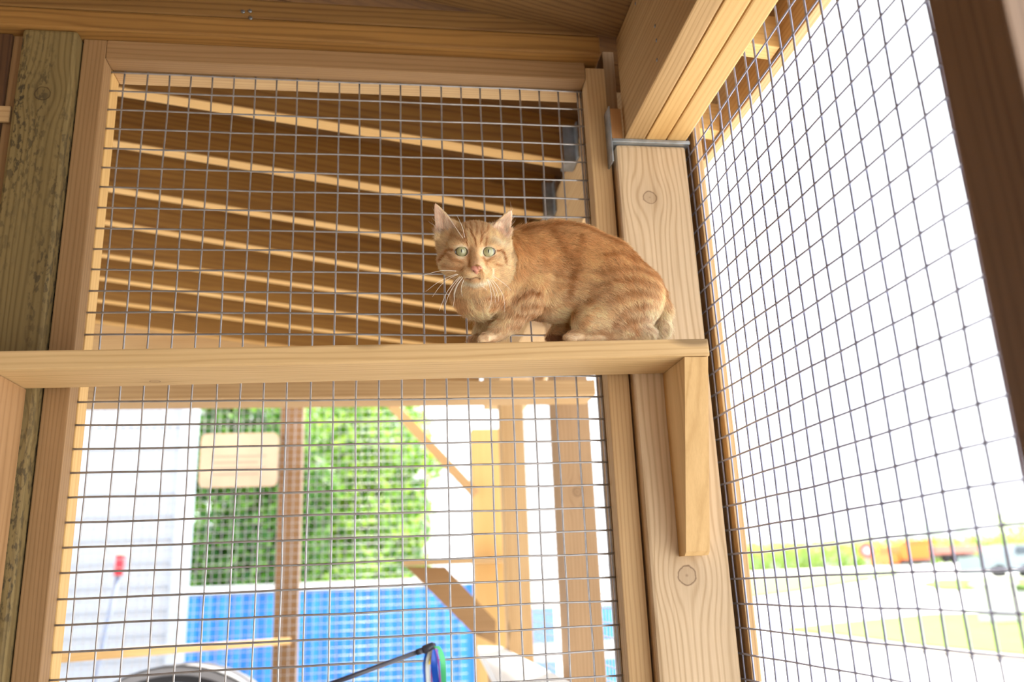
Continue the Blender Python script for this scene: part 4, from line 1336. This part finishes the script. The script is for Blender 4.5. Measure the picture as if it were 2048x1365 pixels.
nr = (nn[pv[pick, 0]] + nn[pv[pick, 2]]); nr /= np.linalg.norm(nr, axis=1)[:, None] + 1e-9
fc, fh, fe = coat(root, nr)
hl = head_local(root)
u_, v_ = ear_mask(hl)
uvb = side_uv(root)
flow = np.tile(np.array([1.0, 0.0, -0.45]), (NF, 1))
flow[:, 2] -= np.clip((root[:, 0] - 0.80) / 0.08, 0, 1) * 1.6
chest = np.clip((0.70 - root[:, 0]) / 0.05, 0, 1)
flow += chest[:, None] * np.array([-0.7, -0.3, -1.2])
leg = (uvb[:, 0] < 1050) & (uvb[:, 1] > 720) & (uvb[:, 0] > 500)
lw = (np.clip((1020 - uvb[:, 0]) / 160, 0, 1) * np.clip((uvb[:, 1] - 690) / 110, 0, 1) * (uvb[:, 0] > 480))[:, None]
flow = flow * (1 - lw) + np.array([-0.25, -0.1, -1.0]) * lw
foot = (root[:, 2] < shelf_z(root[:, 0]) + 0.018)
flow[foot] = np.array([-1.0, -0.2, -0.15])
nose = hp(5, -20, 48)
rad = root - nose; rad /= np.linalg.norm(rad, axis=1)[:, None]
flow = np.where(fh[:, None], rad, flow)
earpt = fh & (v_ < 430) & ((u_ < 400) | (u_ > 920))
flow[earpt] = HU * 1.0 + HR * np.where(u_[earpt] < 600, -0.25, 0.25)[:, None]
flow -= nr * (flow * nr).sum(1)[:, None]
flow /= np.linalg.norm(flow, axis=1)[:, None] + 1e-9
cl = np.stack([value_noise(root * 220, 31), value_noise(root * 220, 32), value_noise(root * 220, 33)], 1) - 0.5
flow = flow + cl * 0.75 + rsf.normal(size=(NF, 3)) * 0.16
flow -= nr * (flow * nr).sum(1)[:, None]
flow /= np.linalg.norm(flow, axis=1)[:, None] + 1e-9
dist_nose = np.linalg.norm(root - nose, axis=1)
L_ = np.where(fh, np.clip(0.0022 + (dist_nose - 0.012) * 0.10, 0.0018, 0.0095), 0.0125)
L_ = np.where(~fh & (chest > 0.3), 0.0150, L_)
L_ = np.where(fh, L_, L_ * (1 - lw[:, 0]) + 0.0085 * lw[:, 0]); L_ = np.where(foot, 0.0045, L_)
L_ = np.where(earpt, 0.0028, L_)
L_ = L_ * (0.65 + 0.6 * rsf.rand(NF))
lift = np.where(fh, 0.30, 0.33); lift = np.where(earpt, 0.15, lift); lift = np.where(foot, 0.25, lift)
lift = lift * (0.6 + 0.8 * rsf.rand(NF))
ok = np.ones(NF, bool)
for (cx_, cy_) in ((505, 708), (865, 712)):
    d = np.hypot((u_ - cx_) / 1.25, v_ - cy_)
    ok &= ~((d < 52) & (hl[:, 2] > 8))
    near = (d < 110) & (hl[:, 2] > 5); L_[near] *= 0.6
ok &= ~((np.abs(u_ - 702) < 72) & (np.abs(v_ - 948) < 52) & (hl[:, 2] > 36))
ok &= ~((seg_dist(np.stack([u_, v_], 1), [(560, 1066), (692, 1050), (830, 1062)]) < 9) & (hl[:, 2] > 24))
# long pale hairs inside the ears
inner = fe & (rsf.rand(NF) < 0.10) & (v_ > 150)
L_[inner] = 0.011 * (0.6 + 0.6 * rsf.rand(inner.sum())); lift[inner] = 0.5
fc[inner] = np.array([0.85, 0.72, 0.58])
idx_ok = np.where(ok)[0]
NK = 5
tpar = np.linspace(0, 1, NK)
pos = np.empty((len(idx_ok), NK, 3))
r_, n_, f_, l_, li_ = root[idx_ok], nr[idx_ok], flow[idx_ok], L_[idx_ok][:, None], lift[idx_ok][:, None]
curl = rsf.normal(size=(len(idx_ok), 3)) * 0.12
for k, t in enumerate(tpar):
    pos[:, k] = r_ + f_ * l_ * t + n_ * l_ * li_ * (1.5 * t - 0.75 * t * t) + curl * l_ * t * t - n_ * 0.0003
below = pos[:, :, 2] < (shelf_z(pos[:, :, 0]) + 0.0008)
inb = pos[:, :, 1] > -0.182
pos[:, :, 2] = np.where(below & inb, shelf_z(pos[:, :, 0]) + 0.0008, pos[:, :, 2])
pos[:, :, 1] = np.where((pos[:, :, 0] > 0.884), np.minimum(pos[:, :, 1], -0.0655), pos[:, :, 1])
hcv = bpy.data.hair_curves.new('fur')
hcv.add_curves([NK] * len(idx_ok))
hcv.attributes['position'].data.foreach_set('vector', pos.astype(np.float32).ravel()) if 'position' in hcv.attributes else hcv.position_data.foreach_set('vector', pos.astype(np.float32).ravel())
ra_ = hcv.attributes.get('radius') or hcv.attributes.new('radius', 'FLOAT', 'POINT')
base_r = np.where(fh[idx_ok], 0.00013, 0.00020)
base_r = np.where(foot[idx_ok], 0.00014, base_r)
rr_ = base_r[:, None] * np.array([1, .95, .8, .55, .12])[None]
ra_.data.foreach_set('value', rr_.astype(np.float32).ravel())
cc_ = hcv.attributes.new('coat', 'FLOAT_COLOR', 'POINT')
vary = (0.70 + 0.55 * rsf.rand(len(idx_ok)))[:, None, None]
tipc = np.array([0.88, 0.95, 1.02, 1.10, 1.16])[None, :, None]
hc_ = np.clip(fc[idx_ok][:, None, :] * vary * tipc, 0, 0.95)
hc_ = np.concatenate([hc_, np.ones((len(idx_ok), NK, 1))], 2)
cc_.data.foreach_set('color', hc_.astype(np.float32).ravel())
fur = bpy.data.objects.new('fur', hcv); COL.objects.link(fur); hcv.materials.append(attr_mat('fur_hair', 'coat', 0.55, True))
fur.parent = cat

# ---- eyes
def sphere_part(name, c, r, axes, mat, parent, seg=32):
    V = []; Fc = []
    for i in range(seg // 2 + 1):
        th = math.pi * i / (seg // 2)
        for j in range(seg):
            ph = 2 * math.pi * j / seg
            l = np.array([math.sin(th) * math.cos(ph) * r[0], math.sin(th) * math.sin(ph) * r[1], math.cos(th) * r[2]])
            V.append(np.asarray(c) + l[0] * axes[0] + l[1] * axes[1] + l[2] * axes[2])
    for i in range(seg // 2):
        for j in range(seg):
            Fc.append((i * seg + j, i * seg + (j + 1) % seg, (i + 1) * seg + (j + 1) % seg, (i + 1) * seg + j))
    o = poly_mesh(name, V, Fc, mat, None, True)
    o.parent = parent
    return o


def iris_mat():
    m, nt, b = new_mat('cat_iris', 0.08)
    b.inputs['Coat Weight'].default_value = 1.0; b.inputs['Coat Roughness'].default_value = 0.02
    a = nt.nodes.new('ShaderNodeAttribute'); a.attribute_name = 'iris'
    nt.links.new(a.outputs['Color'], b.inputs['Base Color'])
    return m
M_IRIS = iris_mat(); M_PUP = plain('pupil_black', (0.004, 0.004, 0.006), 0.05)
for e_, nm in ((ex1, 'left'), (ex2, 'right')):
    c = hp(e_[0], e_[1], 24.5)
    eye = sphere_part('eye', c, (0.0112, 0.0112, 0.0112), (HR, HU, HF), M_IRIS, cat, 48)
    vv = np.array([v.co for v in eye.data.vertices]) - c
    rx, ry, rz = vv @ HR * 1000, vv @ HU * 1000, vv @ HF
    d = np.hypot(rx, ry)
    base = np.array([0.33, 0.33, 0.17]); inner_c = np.array([0.40, 0.40, 0.24]); dark_c = np.array([0.05, 0.035, 0.02])
    t = np.clip((d - 2) / 5, 0, 1)[:, None]
    ic = inner_c * (1 - t) + base * t
    t = np.clip((d - 7.0) / 1.0, 0, 1)[:, None]
    ic = ic * (1 - t) + dark_c * t
    ia = eye.data.color_attributes.new('iris', 'FLOAT_COLOR', 'POINT')
    ia.data.foreach_set('color', np.concatenate([ic, np.ones((len(ic), 1))], 1).astype(np.float32).ravel())
    pu = sphere_part('pupil', c + HF * 0.0102 - HR * 0.0002 + HU * 0.0006, (0.0013, 0.0034, 0.0012), (HR, HU, HF), M_PUP, eye, 20)
    eye['label'] = 'pale green eye'

# ---- nose leather
no = sphere_part('nose', hp(*hc(702, 944, 50.5)), (0.0098, 0.0063, 0.0080), (HR, HU, HF), plain('nose_pink', (0.78, 0.36, 0.27), 0.45, 0, 0.06, 200), cat, 36)
nc_ = hp(*hc(702, 944, 50.5))
for v_m in no.data.vertices:
    q_ = np.array(v_m.co) - nc_
    xx_, yy_, zz_ = q_ @ HR, q_ @ HU, q_ @ HF
    xx_ *= 0.80 + 0.36 * np.clip(yy_ / 0.0063, -1.4, 1)
    if yy_ < -0.003: xx_ *= 0.85
    v_m.co = nc_ + HR * xx_ + HU * (yy_ - 0.0008 * (abs(xx_) < 0.002)) + HF * zz_
for sx in (666, 738):
    nsx = sphere_part('nostril', hp(*hc(sx, 962, 56.2)), (0.0017, 0.0010, 0.0014), (HR, HU, HF), plain('nostril_dark', (0.12, 0.03, 0.02), 0.6), no, 12)

# ---- whiskers
M_WH = plain('whisker_white', (0.92, 0.88, 0.80), 0.35)
wl = [[(430, 965), (330, 960), (200, 965), (0, 1020), (-60, 1045)], [(440, 1005), (340, 1040), (180, 1120), (20, 1240)], [(455, 1010), (350, 1060), (220, 1160), (110, 1310)],
      [(480, 1040), (400, 1120), (310, 1240), (240, 1390), (200, 1500)], [(500, 1040), (430, 1120), (350, 1240), (300, 1360), (260, 1500)], [(520, 1050), (450, 1150), (410, 1260), (400, 1365), (380, 1450)],
      [(505, 1070), (440, 1150), (400, 1250), (390, 1330)], [(530, 1085), (505, 1150), (495, 1230), (512, 1310)],
      [(855, 1095), (880, 1180), (898, 1290), (890, 1400), (860, 1480)], [(870, 1095), (910, 1180), (945, 1290), (950, 1390)], [(900, 1070), (980, 1160), (1050, 1280), (1075, 1400), (1075, 1520)],
      [(890, 1085), (950, 1180), (990, 1290), (1000, 1380)], [(940, 1040), (1010, 1090), (1090, 1150), (1170, 1230)], [(440, 225), (480, 300), (520, 400), (545, 520)], [(300, 200), (380, 320), (460, 440), (520, 530)], [(750, 1150), (800, 1185), (850, 1230)]]
for k, pl in enumerate(wl):
    z0_ = 38 if k < 13 else (34 if k != 15 else 38)
    pts = []
    n = len(pl)
    for i, (cx_, cy_) in enumerate(pl):
        if k in (13, 14): zz = 22 + 10 * (i / (n - 1))
        else: zz = z0_ - 4 - 6 * (i / (n - 1))
        pts.append(hp(*hc(cx_, cy_, zz)))
    # smooth through the points
    pts = np.array(pts); t = np.linspace(0, n - 1, 14); i0 = np.clip(t.astype(int), 0, n - 2); f = (t - i0)[:, None]
    g = lambda i: pts[np.clip(i, 0, n - 1)]
    p0, p1_, p2_, p3_ = g(i0 - 1), g(i0), g(i0 + 1), g(i0 + 2)
    cr = 0.5 * ((2 * p1_) + (-p0 + p2_) * f + (2 * p0 - 5 * p1_ + 4 * p2_ - p3_) * f * f + (-p0 + 3 * p1_ - 3 * p2_ + p3_) * f ** 3)
    rads = np.linspace(0.00042, 0.00014, 14)
    if k in (13, 14): rads = rads[::-1]
    wo = tubes('whisker', [(cr, rads)], M_WH, None, 5); wo.parent = cat
